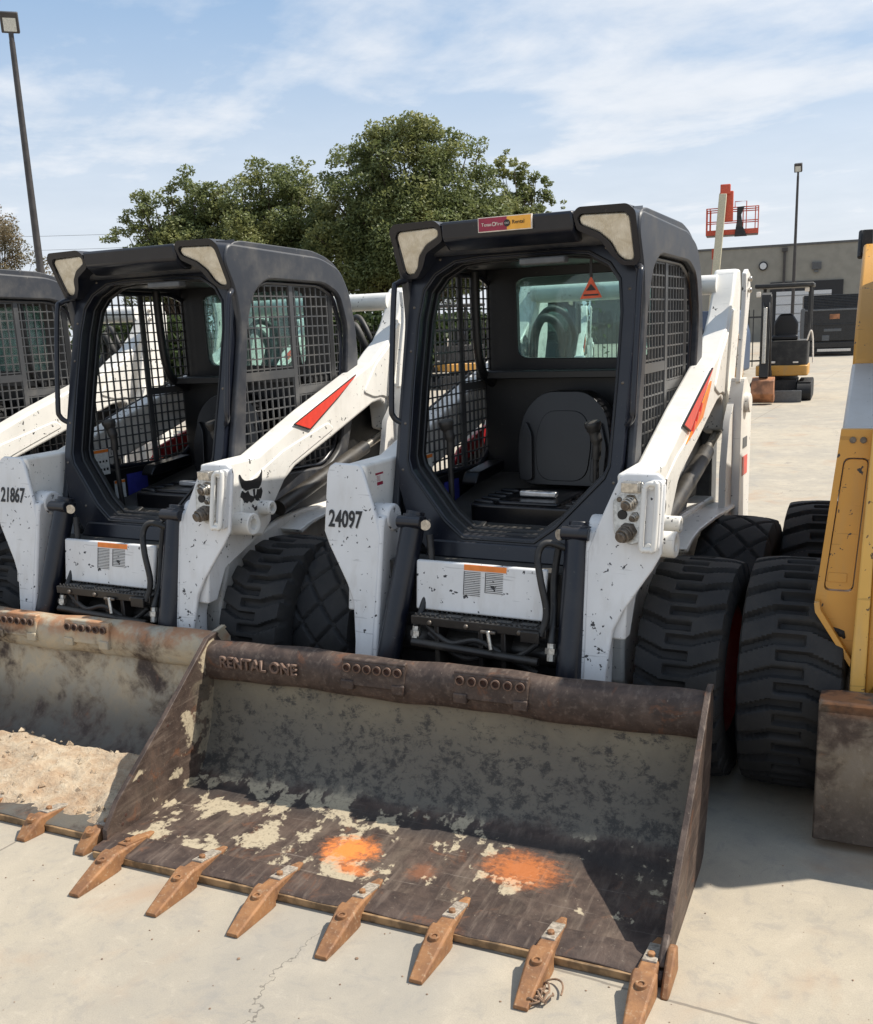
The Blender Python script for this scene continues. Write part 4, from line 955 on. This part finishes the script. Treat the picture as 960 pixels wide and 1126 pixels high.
# ------------------------------------------------------------------ ground
def plane(name, x0, x1, y0, y1, z, m, kind='structure', n=1):
    b = MB(); b.add([(x0, y0, z), (x1, y0, z), (x1, y1, z), (x0, y1, z)], [(0, 1, 2, 3)], m); o = b.build(name, smooth=0); o['kind'] = kind; return o
plane('ground', -900, 900, -300, 1200, 0, 'concrete')

# debris by the sixth tooth, pebbles on the slab
b = MB(); q = random.Random(11)
for k in range(16):
    a = q.uniform(0, 6.28); r0 = q.uniform(.01, .035); c = Vector((.672 + q.uniform(-.02, .02), -.10 + q.uniform(-.02, .02), .006))
    b.tube(smoothpath([c + Vector((math.cos(a + t) * r0 * 1.0, math.sin(a + t) * r0 * 1.5, .006 + .018 * math.sin(t * 1.5) * q.random())) for t in (0, .5, 1.0, 1.6, 2.2)], 3), .0028, 'mudflat', 5)
tag(b.build('dead_weed'), 'curled clump of dead brown weed on the concrete under the sixth bucket tooth', 'dead weed')
b = MB(); q = random.Random(4)
for k in range(420):
    x = q.uniform(-1.6, 1.9); y = q.uniform(-1.2, .9); r = q.choice([.0012, .0018, .0025, .0035])
    if q.random() < .04: r = .006
    b.add([(x + r * q.uniform(.6, 1.4), y, r * .4), (x, y + r, r * .3), (x - r, y, r * .4), (x, y - r * q.uniform(.6, 1.4), r * .3), (x, y, r * .9)], [(0, 1, 4), (1, 2, 4), (2, 3, 4), (3, 0, 4)], 'mudflat')
tag(b.build('grit', smooth=0), 'scattered grit and small crumbs on the concrete yard', 'grit', kind='stuff')

# ------------------------------------------------------------------ background
CAM = Vector((1.49355632, -2.15515742, 1.6808543))
def at(az, d, z=0.0): return Vector((CAM.x + math.cos(R(az)) * d, CAM.y + math.sin(R(az)) * d, z))

# second row of machines, seen through cab windows and gaps
Rw = copy_tree(B, skip=('bucket', 'rental_sticker'))
Rw.location = (-3.6, 10.5, 0); Rw.rotation_euler = (0, 0, R(14)); Rw['label'] = 'white loader in the back row, glimpsed through the rear window of loader 24097'; Rw['group'] = 'white loaders parked in the back row'
Rw2 = copy_tree(Rw); Rw2.location = (-8.4, 9.6, 0); Rw2.rotation_euler = (0, 0, R(14)); Rw2['label'] = 'white loader in the back row, glimpsed through the cab mesh of loader 21867'

def mini_excavator(label, loc, rz):
    P = thing('mini_excavator', label, 'excavator', loc, rz, 'small yellow and black excavators')
    # frame: faces -y ; x right
    for sg in (1, -1):
        t = MB(); t.prism(rpoly([(-.72, .0), (-.82, .16), (-.72, .34), (.72, .34), (.82, .16), (.72, .0)], .10), 'x', sg * .30, sg * .56, 'rubber')
        for k in range(15): t.box(sg * .43 - .12, sg * .43 + .12, -.70 + k * .1, -.65 + k * .1, .338, .352, 'rubber')
        t.build('track', P, .02)
    b = MB(); b.box(-.28, .28, -.5, .5, .15, .38, 'black'); b.tube([(0, 0, .36), (0, 0, .46)], .28, 'black', 24); b.build('undercarriage', P, .01)
    b = MB(); b.prism([(-1.10, .0), (-1.06, .0), (-1.04, .10), (-1.08, .22), (-1.12, .22)], 'x', -.50, .40, 'grey'); b.box(-.3, -.22, -1.05, -.5, .12, .2, 'black'); b.box(.22, .3, -1.05, -.5, .12, .2, 'black'); b.build('dozer_blade', P, .006)
    b = MB(); b.prism(rpoly([(-.48, -.55), (.48, -.55), (.48, .45), (.3, .68), (-.3, .68), (-.48, .45)], .08), 'z', .46, .66, 'yellow'); b.build('deck', P, .02)
    b = MB(); b.prism(rpoly([(-.42, -.50), (.46, -.50), (.46, .45), (.28, .64), (-.28, .64), (-.42, .45)], .08), 'z', .66, 1.12, 'black')
    b.box(-.30, -.12, -.512, -.50, .70, .74, 'cream'); b.spin([(0, .05), (-.01, .05), (-.01, .04), (0, .04)], (-.28, -.51, .92), 'y', 'cream', 16); b.box(.2, .3, -.512, -.50, .7, .73, 'cream'); b.build('engine_body', P, .02)
    b = MB(); b.prism(rpoly([(-.20, 1.12), (.24, 1.12), (.25, 1.45), (.14, 1.62), (-.10, 1.62), (-.21, 1.45)], .05), 'y', .0, .10, 'vinyl'); b.box(-.22, .26, -.30, .08, 1.12, 1.22, 'vinyl'); b.build('seat', P, .03)
    for x, y in ((-.42, .42), (.46, .42), (.46, -.42)): b = MB(); b.tube([(x, y, 1.1), (x, y, 2.12)], .035, 'black', 10); b.build('canopy_post', P)
    b = MB(); b.box(-.54, .52, -.55, .58, 2.11, 2.19, 'black'); b.build('canopy', P, .025)
    b = MB(); b.box(.36, .44, -.47, -.43, 2.02, 2.10, 'cream'); b.box(-.50, -.42, -.62, -.57, 1.95, 2.05, 'cream'); b.build('work_light', P, .01)
    b = MB(); b.tube(smoothpath([(.44, -.5, 1.12), (.50, -.52, 1.3), (.54, -.5, 1.15), (.56, -.5, .70)]), .015, 'cream', 8); b.build('hand_rail', P)
    b = MB(); b.prism(rpoly([(-.50, .55), (-.78, .60), (-.98, 1.2), (-1.12, 1.9), (-1.22, 2.0), (-1.34, 1.95), (-1.24, 1.7), (-1.12, 1.15), (-.85, .45), (-.55, .42)], .04), 'x', -.35, -.17, 'black')
    b.tube([(-.26, -.9, .8), (-.26, -1.25, 1.55)], .04, 'chrome', 12); b.build('boom', P, .01)
    b = MB(); b.prism([(-1.26, 2.02), (-1.36, 1.98), (-1.50, .50), (-1.42, .46), (-1.34, .7)], 'x', -.34, -.18, 'black'); b.tube([(-.26, -1.50, 1.75), (-.26, -1.56, .75)], .035, 'chrome', 12)
    for dx in (-.06, .04): b.tube(smoothpath([(-.26 + dx, -1.25, 1.95), (-.24 + dx, -1.45, 1.70), (-.26 + dx, -1.50, 1.2), (-.25 + dx, -1.48, .8)]), .016, 'black', 8)
    b.build('dipper_arm', P, .008)
    b = MB(); b.prism([(-1.36, .50), (-1.58, .44), (-1.66, .20), (-1.52, .03), (-1.30, .06), (-1.26, .12), (-1.36, .30)], 'x', -.46, -.06, 'bucketorange'); b.build('digging_bucket', P, .012)
    return P
M['bucketorange'] = flat('rusty_orange_bucket', (0.30, 0.13, 0.06), .6, 0, .4, 6)
mini_excavator('small yellow and black excavator with a canopy, standing in front of the black truck', (-1.48, 18.6, 0), R(5))
mini_excavator('yellow excavator far behind the rows, seen through the left screen of loader 24097', tuple(at(115.9, 27)), R(-40))
b = MB(); b.box(-.5, .5, -.6, .6, 0, 1.15, 'yellow'); b.box(-.45, .45, -.62, -.6, .5, .95, 'black'); b.box(-.52, .52, -.62, .62, 1.15, 1.2, 'yellow'); 
for x in (-.45, .45): b.box(x - .05, x + .05, -.65, -.6, .1, 1.1, 'yellow_chip')
o = b.build('yellow_generator', None, .02); o.location = at(101.4, 24); o.rotation_euler = (0, 0, R(10)); tag(o, 'yellow machine housing standing just left of the small excavator', 'generator')
b = MB(); b.prism(rpoly([(-.9, .1), (-.9, 1.1), (-.7, 1.75), (.7, 1.75), (.9, 1.1), (.9, .1)], .1), 'y', -.8, .8, 'bluebin'); b.box(-.7, .7, -.83, -.8, .4, 1.0, 'black'); o = b.build('blue_tank', None, .02); o.location = at(101.9, 29); tag(o, 'faded blue tank behind the arm of the small excavator', 'tank')

# dark truck seen from behind
P = thing('dump_truck', 'black truck parked tail on in front of the grey building door', 'truck', (-2.40, 37.4, 0), R(8))
b = MB(); b.prism(rpoly([(-1.18, .55), (1.18, .55), (1.18, 1.70), (-1.18, 1.70)], .04), 'y', -.0, 4.0, 'truckblack'); b.box(-1.2, -1.08, -.06, .0, .6, 1.72, 'grey'); b.box(1.08, 1.2, -.06, .0, .6, 1.72, 'grey')
b.box(-1.14, 1.14, -.05, 0, 1.62, 1.68, 'grey'); b.box(-1.10, 1.10, -.03, 0, 1.10, 1.16, 'truckblack'); b.box(-.22, .12, -.02, 0, 1.32, 1.50, 'bucketorange'); b.box(-.40, .20, -.02, 0, .88, .98, 'grey'); b.build('tailgate', P, .02)
b = MB()
for k in range(9): b.prism(rpoly([(-1.13, 1.70 + k * .055), (1.13, 1.70 + k * .055), (1.13, 1.75 + k * .055), (-1.13, 1.75 + k * .055)], .02), 'y', .1 + k * .02, 3.9, 'truckblack')
b.build('rolled_tarp', P, .01)
b = MB(); b.box(-.95, .95, .1, 6.5, .45, .6, 'black'); b.box(-1.1, 1.1, 0, .12, .30, .50, 'truckblack'); b.box(-.60, .55, -.03, 0, .16, .26, 'cream'); b.box(-.45, -.2, -.02, 0, .55, .75, 'grey'); b.box(-1.0, 1.0, .05, .15, .08, .5, 'black'); b.build('rear_bumper', P, .01)
for sg in (1, -1):
    for yy in (1.2, 5.6): w = MB(); w.spin([(-.15, .25), (-.15, .42), (-.12, .47), (.12, .47), (.15, .42), (.15, .25), (.1, .2), (.1, .001)], (sg * .98, yy, .47), 'x', 'rubber', 28); w.build('wheel', P)
b = MB(); b.prism(rpoly([(4.3, .6), (4.3, 2.1), (5.2, 2.1), (5.8, 1.5), (6.6, 1.4), (6.7, .6)], .1), 'x', -1.0, 1.0, 'truckblack'); b.build('truck_cab', P, .03)
b = MB(); b.tube([(1.25, .1, 1.55), (1.25, .1, 1.9)], .04, 'chrome'); b.tube([(1.3, .05, .5), (1.3, .05, 1.7)], .025, 'grey'); b.build('side_ladder', P)

# grey building
az0 = 102.99; ob = at(az0, 62); e = at(90.0, 62.6); d = (e - ob); d.z = 0; d.normalize(); nrm = Vector((d.y, -d.x, 0))
P = thing('warehouse', 'long grey flat roofed building at the far right with a dark door opening', 'building', tuple(ob), math.atan2(d.y, d.x))
Lb = 40; H0 = 5.22
b = MB(); b.prism([(0, 0), (Lb, 0), (Lb, H0 + .2), (0, H0)], 'y', 0, 18, 'stucco'); b.prism([(-.05, H0), (Lb, H0 + .2), (Lb, H0 + .32), (-.05, H0 + .12)], 'y', -.06, 18.05, 'stucco2'); b.build('wall', P)
b = MB(); b.box(4.35, 8.25, -.10, -.002, 0, 3.28, 'darkdoor'); b.build('door_frame', P)
b = MB(); b.box(4.7, 7.65, -.16, -.102, 0, 2.75, 'doorlight')
for k in range(5): b.box(4.7, 7.65, -.18, -.162, .5 + k * .5, .53 + k * .5, 'grey')
b.build('roll_up_door', P)
b = MB(); b.spin([(0, .25), (-.10, .25), (-.12, .21), (-.12, .0005)], (3.93, 0, 4.22), 'y', 'darkdoor', 24); b.spin([(-.125, .18), (-.135, .0005)], (3.93, 0, 4.22), 'y', 'doorlight', 24); b.build('wall_lamp', P)
b = MB(); b.box(5.0, 5.14, -.14, 0, 0, 4.95, 'polemetal'); b.box(4.92, 5.22, -.2, 0, 4.95, 5.15, 'polemetal'); b.build('downpipe', P)
b = MB(); b.box(6.55, 7.05, -.12, 0, 3.9, 4.3, 'grey'); 
for k in range(5): b.box(6.57, 7.03, -.135, -.12, 3.94 + k * .07, 3.96 + k * .07, 'stucco2')
b.box(6.68, 6.9, -.16, 0, 3.74, 3.84, 'grey'); b.build('wall_vent', P)
b = MB(); b.box(-7, -.4, 6, 9, 0, 2.9, 'stucco2'); b.box(-7.1, -.3, 5.9, 9.1, 2.9, 3.05, 'grey')
for k in range(4): b.box(-6.5 + k * 1.5, -5.6 + k * 1.5, 5.97, 6.0, 1.0, 2.1, 'darkdoor')
o = b.build('low_shed'); o.location = ob; o.rotation_euler = (0, 0, math.atan2(d.y, d.x)); tag(o, 'low dark shed left of the long grey building', 'shed')

# boom lift
P = thing('boom_lift', 'orange boom lift with its basket raised above the grey building roof', 'boom lift', tuple(at(101.6, 44)), R(10))
o0 = at(101.6, 44)
def rel(az, d, z): p = at(az, d, z) - o0; c, s = math.cos(-R(10)), math.sin(-R(10)); return Vector((p.x * c - p.y * s, p.x * s + p.y * c, z))
b = MB(); b.box(-1.1, 1.1, -1.5, 1.5, .35, .9, 'lift_red')
b.build('base', P, .05)
b = MB(); b.box(-.9, .9, -.9, 1.8, .92, 1.7, 'lift_red'); b.build('turntable', P, .08)
for sx in (1, -1):
    for sy in (1, -1): w = MB(); w.spin([(-.16, .2), (-.16, .40), (-.12, .45), (.12, .45), (.16, .40), (.16, .2), (.1, .15), (.1, .001)], (sx * 1.15, sy * 1.2, .45), 'x', 'rubber', 24); w.build('wheel', P)
b = MB(); topp = rel(101.50, 44, 1.68 + .1065 * 44); bot = rel(101.95, 43.2, 1.4)
ax = (topp - bot).normalized(); u = Vector((1, 0, 0)); u = (u - ax * u.dot(ax)).normalized(); w3 = ax.cross(u)
b.obox((topp + bot) / 2, u * .15, w3 * .17, ax * ((topp - bot).length / 2), 'lift_cream'); b.build('main_boom', P, .02)
b = MB(); t2 = rel(101.42, 44.25, 1.68 + .114 * 44); b2 = rel(101.42, 44.25, 1.68 + .079 * 44)
b.obox((t2 + b2) / 2 + Vector((.16, .1, 0)), (.19, 0, 0), (0, .2, 0), (0.0, 0, (t2.z - b2.z) / 2 - .18), 'lift_red'); b.obox(t2 + Vector((.03, 0, -.12)), (.2, 0, 0), (0, .2, 0), (0, 0, .2), 'lift_red'); b.build('fly_boom', P, .03)
b = MB(); s1 = rel(101.60, 43.9, 1.68 + .108 * 44); s2 = rel(102.0, 43.9, 2.6); b.tube([s1, s2], .055, 'lift_red', 8); m_ = s1.lerp(s2, .62); b.box(m_.x - .12, m_.x + .12, m_.y - .1, m_.y + .1, m_.z - .2, m_.z + .2, 'lift_red'); b.build('link_cylinder', P)
b = MB(); fz = 1.68 + .0715 * 44; tz = 1.68 + .0955 * 44; pL = rel(102.32, 44.4, 0); x0 = pL.x; pR = rel(99.68, 44.4, 0); x1 = pR.x; yb = pL.y
for x in (x0, x0 + .14, x1 - .12, x1, (x0 + x1) / 2 + .42):
    for y in (yb, yb + .9): b.tube([(x, y, fz), (x, y, tz)], .022, 'lift_red', 6)
for z in (tz, (fz + tz) / 2, tz - .08):
    for y in (yb, yb + .9): b.tube([(x0, y, z), (x1, y, z)], .022, 'lift_red', 6)
    for x in (x0, x1): b.tube([(x, yb, z), (x, yb + .9, z)], .022, 'lift_red', 6)
b.box(x0, x1, yb, yb + .9, fz - .02, fz + .02, 'grey')
b.box(x0, x1, yb - .02, yb, fz, fz + .20, 'lift_red'); b.box(x0, x1, yb + .9, yb + .92, fz, fz + .20, 'lift_red')
xm = (x0 + x1) / 2 + .2
b.tube([(xm - .1, yb, tz), (xm - .1, yb, tz + .22), (xm + .35, yb, tz + .22), (xm + .35, yb, fz)], .022, 'lift_red', 6)
b.build('basket', P)
b = MB(); b.prism([(xm - .1, fz - .1), (xm + .4, fz - .1), (xm + .22, fz + .3), (xm + .15, fz + .75), (xm + .28, tz + .02), (xm - .02, tz), (xm - .02, fz + .5)], 'y', yb - .15, yb - .04, 'black'); b.build('control_box', P, .02)

# light poles
def light_pole(label, loc, h, r0, face):
    P = thing('light_pole', label, 'light pole', tuple(loc), 0, 'yard light poles')
    b = MB(); b.tube([(0, 0, .5), (0, 0, h)], [r0, r0 * .62], 'polemetal', 12); b.tube([(0, 0, h - .02), (0, 0, h + .22)], r0 * .55, 'polemetal', 8); b.build('pole', P)
    b = MB(); b.tube([(0, 0, 0), (0, 0, .52)], .25, 'concrete', 20); b.build('footing', P)
    b = MB(); c, s = math.cos(face), math.sin(face); f = Vector((c, s, -.35)).normalized(); u = Vector((-s, c, 0)); w3 = f.cross(u)
    cc = Vector((0, 0, h + .42)); b.obox(cc, u * .20, w3 * .22, f * .12, 'polemetal'); lo = b.build('lamp_head', P, .02)
    b = MB(); b.obox(cc + f * .115 + w3 * -.04, u * .14, w3 * .14, f * .012, 'polelight'); b.build('lamp_glass', lo)
    return P
light_pole('tall dark light pole standing at the left edge before the bare tree', at(138.08, 27), 8.5, .105, math.atan2(-20, 20))
light_pole('thin light pole standing in front of the grey building', at(97.8, 60), 8.75, .10, -math.pi / 2)

# fence
P = thing('iron_fence', 'black iron picket fence below the big trees', 'fence', tuple(at(121, 30)), R(31))
b = MB()
for k in range(170): b.box(-12 + k * .14 - .012, -12 + k * .14 + .012, -.012, .012, .05, 1.75, 'black')
b.build('picket', P, smooth=0)['kind'] = 'stuff'
b = MB(); b.box(-12, 12, -.02, .02, 1.5, 1.55, 'black'); b.box(-12, 12, -.02, .02, .2, .25, 'black'); b.build('rail', P)

# power lines far left
b = MB()
for k in range(2):
    p1 = at(150, 90, 9.3 + k * 1.0); p2 = at(118, 80, 9.6 + k * 1.0); b.tube([p1.lerp(p2, t) - Vector((0, 0, 1.2 * 4 * t * (1 - t))) for t in [i / 12 for i in range(13)]], .012, 'black', 5)
tag(b.build('power_line'), 'pair of thin power lines crossing the sky left of the trees', 'power line')

# ------------------------------------------------------------------ trees
def tree(label, base, h, crown, leafmat='leaf', n_leaf=24000, leaf=.16, seed=1, trunk=.28, group='trees behind the loaders', clump=1.0, fill=1.0):
    """crown: list of ellipsoid lobes (dx,dy,dz,rx,ry,rz) relative to the base"""
    rs = np.random.RandomState(seed); P = thing('tree', label, 'tree', tuple(base), 0, group)
    b = MB(); hub = Vector((0, 0, h * .28)); b.tube(smoothpath([(0, 0, 0), (trunk * .2, 0, h * .12), tuple(hub)]), [trunk] * 1 + [trunk * .9] * 11 + [trunk * .7], 'bark', 10)
    pts = []
    wts = np.array([c[3] * c[4] * c[5] for c in crown]); wts = wts / wts.sum()
    ncl = int(260 * clump)
    cl = []
    for k in range(ncl):
        c = crown[rs.choice(len(crown), p=wts)]
        v = rs.normal(size=3); v /= np.linalg.norm(v); rr = rs.uniform(.35, 1.0) ** .6
        p = np.array(c[:3]) + v * rr * np.array(c[3:]) * rs.uniform(.85, 1.08)
        cl.append((p, rs.uniform(.4, 1.0) * min(c[3:]) * .36))
    for k in range(0, ncl, 3):
        p = cl[k][0]; m = Vector(tuple(p)); mid = hub.lerp(m, .45) + Vector((0, 0, -.05 * m.length)); r1 = trunk * .35
        st = Vector((0, 0, h * rs.uniform(.15, .30)))
        b.tube(smoothpath([tuple(st), tuple(mid), tuple(m)], 3), [r1, r1 * .85, r1 * .7, r1 * .5, r1 * .35, r1 * .22, r1 * .1], 'bark', 5)
    b.build('trunk', P)
    per = np.array([c[1] ** 2 for c in cl]); per = (per / per.sum() * n_leaf).astype(int)
    C = []
    for (p, r), m in zip(cl, per):
        v = rs.normal(size=(m, 3)); v /= np.linalg.norm(v, axis=1)[:, None]; rad = rs.uniform(.25, 1, m) ** .5
        C.append(p + v * (rad * r)[:, None] * np.array([1.15, 1.15, .8]))
    C = np.concatenate(C); m = len(C)
    nrm = rs.normal(size=(m, 3)); nrm[:, 2] = np.abs(nrm[:, 2]) + .5; nrm /= np.linalg.norm(nrm, axis=1)[:, None]
    t = np.cross(nrm, rs.normal(size=(m, 3))); t /= np.linalg.norm(t, axis=1)[:, None]; u = np.cross(nrm, t)
    s = (leaf * rs.uniform(.5, 1.3, m))[:, None]
    V = np.stack([C - t * s, C - u * s * .5, C + t * s, C + u * s * .5], 1).reshape(-1, 3)
    me = bpy.data.meshes.new('crown'); me.vertices.add(len(V)); me.vertices.foreach_set('co', V.ravel().astype(np.float32))
    me.loops.add(4 * m); me.loops.foreach_set('vertex_index', np.arange(4 * m, dtype=np.int32)); me.polygons.add(m); me.polygons.foreach_set('loop_start', np.arange(m, dtype=np.int32) * 4)
    me.update(calc_edges=True); me.materials.append(M[leafmat]); o = bpy.data.objects.new('crown', me); COL.objects.link(o); o.parent = P
    return P
def lobes(d, az_c, spec):
    """spec: (azimuth offset deg, slope up, r horizontal deg, r vertical slope) -> lobe list at distance d"""
    out = []; base = at(az_c, d)
    for (az, sl, ra, rv) in spec:
        p = at(az, d); z = 1.68 + sl * d; rx = math.radians(ra) * d; out.append((p.x - base.x, p.y - base.y, z, rx, rx * .9, rv * d))
    return base, out
base, cr = lobes(42, 118.0, [(118.3, .150, 2.8, .045), (121.0, .125, 2.5, .05), (115.8, .135, 2.2, .045), (118.2, .08, 4.6, .06), (122.0, .07, 2.8, .05), (114.6, .08, 2.8, .05), (117.2, .172, 1.7, .026), (119.9, .163, 1.6, .030), (122.6, .140, 1.4, .032)])
tree('largest broad green tree standing behind the cab of loader 24097', base, 9.5, cr, n_leaf=170000, leaf=.080, seed=2, trunk=.42, clump=2.2)
base, cr = lobes(44, 111.9, [(112.9, .128, 1.2, .030), (111.6, .112, 1.2, .028), (112.8, .07, 2.0, .05), (110.9, .085, .9, .02), (110.2, .10, .6, .015)])
tree('green tree with an open crown at the right of the largest tree', base, 7.5, cr, n_leaf=42000, leaf=.080, seed=3, trunk=.25, clump=.9)
base, cr = lobes(44, 126.3, [(125.6, .135, 1.9, .032), (127.4, .115, 1.9, .036), (124.3, .11, 2.0, .045), (126.5, .065, 3.4, .05), (123.9, .07, 2.0, .05)])
tree('green rounded tree just left of the largest tree', base, 8, cr, n_leaf=85000, leaf=.080, seed=4, trunk=.3, clump=1.4)
base, cr = lobes(45, 131.0, [(130.2, .122, 1.5, .030), (132.0, .10, 1.4, .032), (129.3, .09, 1.9, .045), (133.6, .085, 1.1, .03), (134.3, .06, 1.0, .03), (131.2, .06, 2.6, .045)])
tree('green tree at the left end of the tree row', base, 7.5, cr, n_leaf=75000, leaf=.080, seed=5, trunk=.28, clump=1.3)
base, cr = lobes(50, 140.4, [(140.4, .085, 1.6, .035), (141.8, .060, 1.6, .04), (138.6, .055, 1.2, .035), (137.3, .045, 1.0, .025)])
tree('sparse dry brownish tree at the left edge behind the light pole', base, 6.5, cr, leafmat='leafdry', n_leaf=20000, leaf=.065, seed=6, trunk=.16, clump=.9)
def hedge(label, az0, az1, d, h, seed, mat='bushgreen', n=26000):
    rs = np.random.RandomState(seed); a = at(az0, d); c = at(az1, d); o_ = (a + c) / 2; L = (c - a); m = n
    t = rs.uniform(0, 1, m); top = h * (.75 + .25 * np.sin(t * 23) * np.sin(t * 9 + 1)) ; z = top * rs.uniform(0, 1, m) ** .7
    C = np.stack([(t - .5) * L.x + rs.normal(0, .5, m), (t - .5) * L.y + rs.normal(0, .5, m), z], -1)
    nrm = rs.normal(size=(m, 3)); nrm /= np.linalg.norm(nrm, axis=1)[:, None]; tt = np.cross(nrm, rs.normal(size=(m, 3))); tt /= np.linalg.norm(tt, axis=1)[:, None]; u = np.cross(nrm, tt); s = (.14 * rs.uniform(.5, 1.3, m))[:, None]
    V = np.stack([C - tt * s, C - u * s * .6, C + tt * s, C + u * s * .6], 1).reshape(-1, 3)
    me = bpy.data.meshes.new('hedge'); me.vertices.add(len(V)); me.vertices.foreach_set('co', V.ravel().astype(np.float32)); me.loops.add(4 * m); me.loops.foreach_set('vertex_index', np.arange(4 * m, dtype=np.int32)); me.polygons.add(m); me.polygons.foreach_set('loop_start', np.arange(m, dtype=np.int32) * 4)
    me.update(calc_edges=True); me.materials.append(M[mat]); o = bpy.data.objects.new('hedge', me); COL.objects.link(o); o.location = o_; tag(o, label, 'hedge', kind='stuff')
hedge('dense dark undergrowth below the row of trees', 109.5, 136, 38, 2.7, 9)

# ------------------------------------------------------------------ world, sun, camera
SUN_AZ, SUN_EL = R(33.5), R(52.5)
g = G('World', world=True); SC.world = g.m
sky = g.n('ShaderNodeTexSky'); sky.sky_type = 'NISHITA'; sky.sun_disc = False; sky.sun_elevation = SUN_EL; sky.sun_rotation = R(90) - SUN_AZ
sky.air_density = 1.0; sky.dust_density = 2.0; sky.ozone_density = 1.0
v = g.n('ShaderNodeTexCoord').outputs['Generated']; x, y, z = g.xyz(v)
zc = g.ma('ADD', g.ma('MAXIMUM', z, 0.0), .10)
pv = g.n('ShaderNodeCombineXYZ', {0: g.ma('DIVIDE', x, zc), 1: g.ma('DIVIDE', y, zc), 2: 0.0}).outputs[0]
pv = g.scale(pv, (1, 1, 1), (1.3, .4, 0), (0, 0, R(25)))
n1 = g.noise(g.scale(pv, (.55, 1.0, 1)), .62, 9, .56, .35); n2 = g.noise(pv, 2.6, 6, .6, .2)
cm = g.ramp(g.ma('ADD', n1, g.ma('MULTIPLY', g.ma('SUBTRACT', n2, .5), .22)), .385, .60)
low = g.ramp(z, .34, .03, 0, .75)
cm = g.ma('MAXIMUM', g.ma('MULTIPLY', cm, .85), low)
blue = g.mix(.55, sky.outputs[0], (2.9, 4.6, 6.9))
skyc = g.mix(cm, blue, g.mix(n2, (5.9, 6.2, 6.6), (7.6, 7.7, 7.9)))
bg = g.n('ShaderNodeBackground', {0: skyc, 1: .108}); wo = g.n('ShaderNodeOutputWorld'); g.put(wo.inputs[0], bg.outputs[0])
sl = bpy.data.lights.new('sun', 'SUN'); sl.energy = 5.0; sl.angle = R(.53); sl.color = (1, .94, .84)
so = bpy.data.objects.new('sun', sl); COL.objects.link(so)
sd = Vector((math.cos(SUN_AZ) * math.cos(SUN_EL), math.sin(SUN_AZ) * math.cos(SUN_EL), math.sin(SUN_EL))); so.rotation_euler = sd.to_track_quat('Z', 'Y').to_euler(); so.location = (10, 10, 20)

cd = bpy.data.cameras.new('camera'); co = bpy.data.objects.new('camera', cd); COL.objects.link(co)
cR = Vector((0.88957191, 0.45515075, -0.03872485)); cU = Vector((-0.06939637, 0.21844844, 0.97337784)); cF = Vector((-0.45149303, 0.86320222, -0.22591141))
m = Matrix((( cR.x, cU.x, -cF.x, CAM.x), (cR.y, cU.y, -cF.y, CAM.y), (cR.z, cU.z, -cF.z, CAM.z), (0, 0, 0, 1)))
co.matrix_world = m; cd.sensor_width = 36; cd.sensor_fit = 'HORIZONTAL'; cd.lens = 36 * 1086.30449 / 960; cd.shift_y = (609.0899 - 563) / 960; cd.clip_end = 3000; cd.clip_start = .05
SC.camera = co
SC.view_settings.view_transform = 'Standard'; SC.view_settings.look = 'None'; SC.view_settings.exposure = 0.30; SC.view_settings.gamma = 1
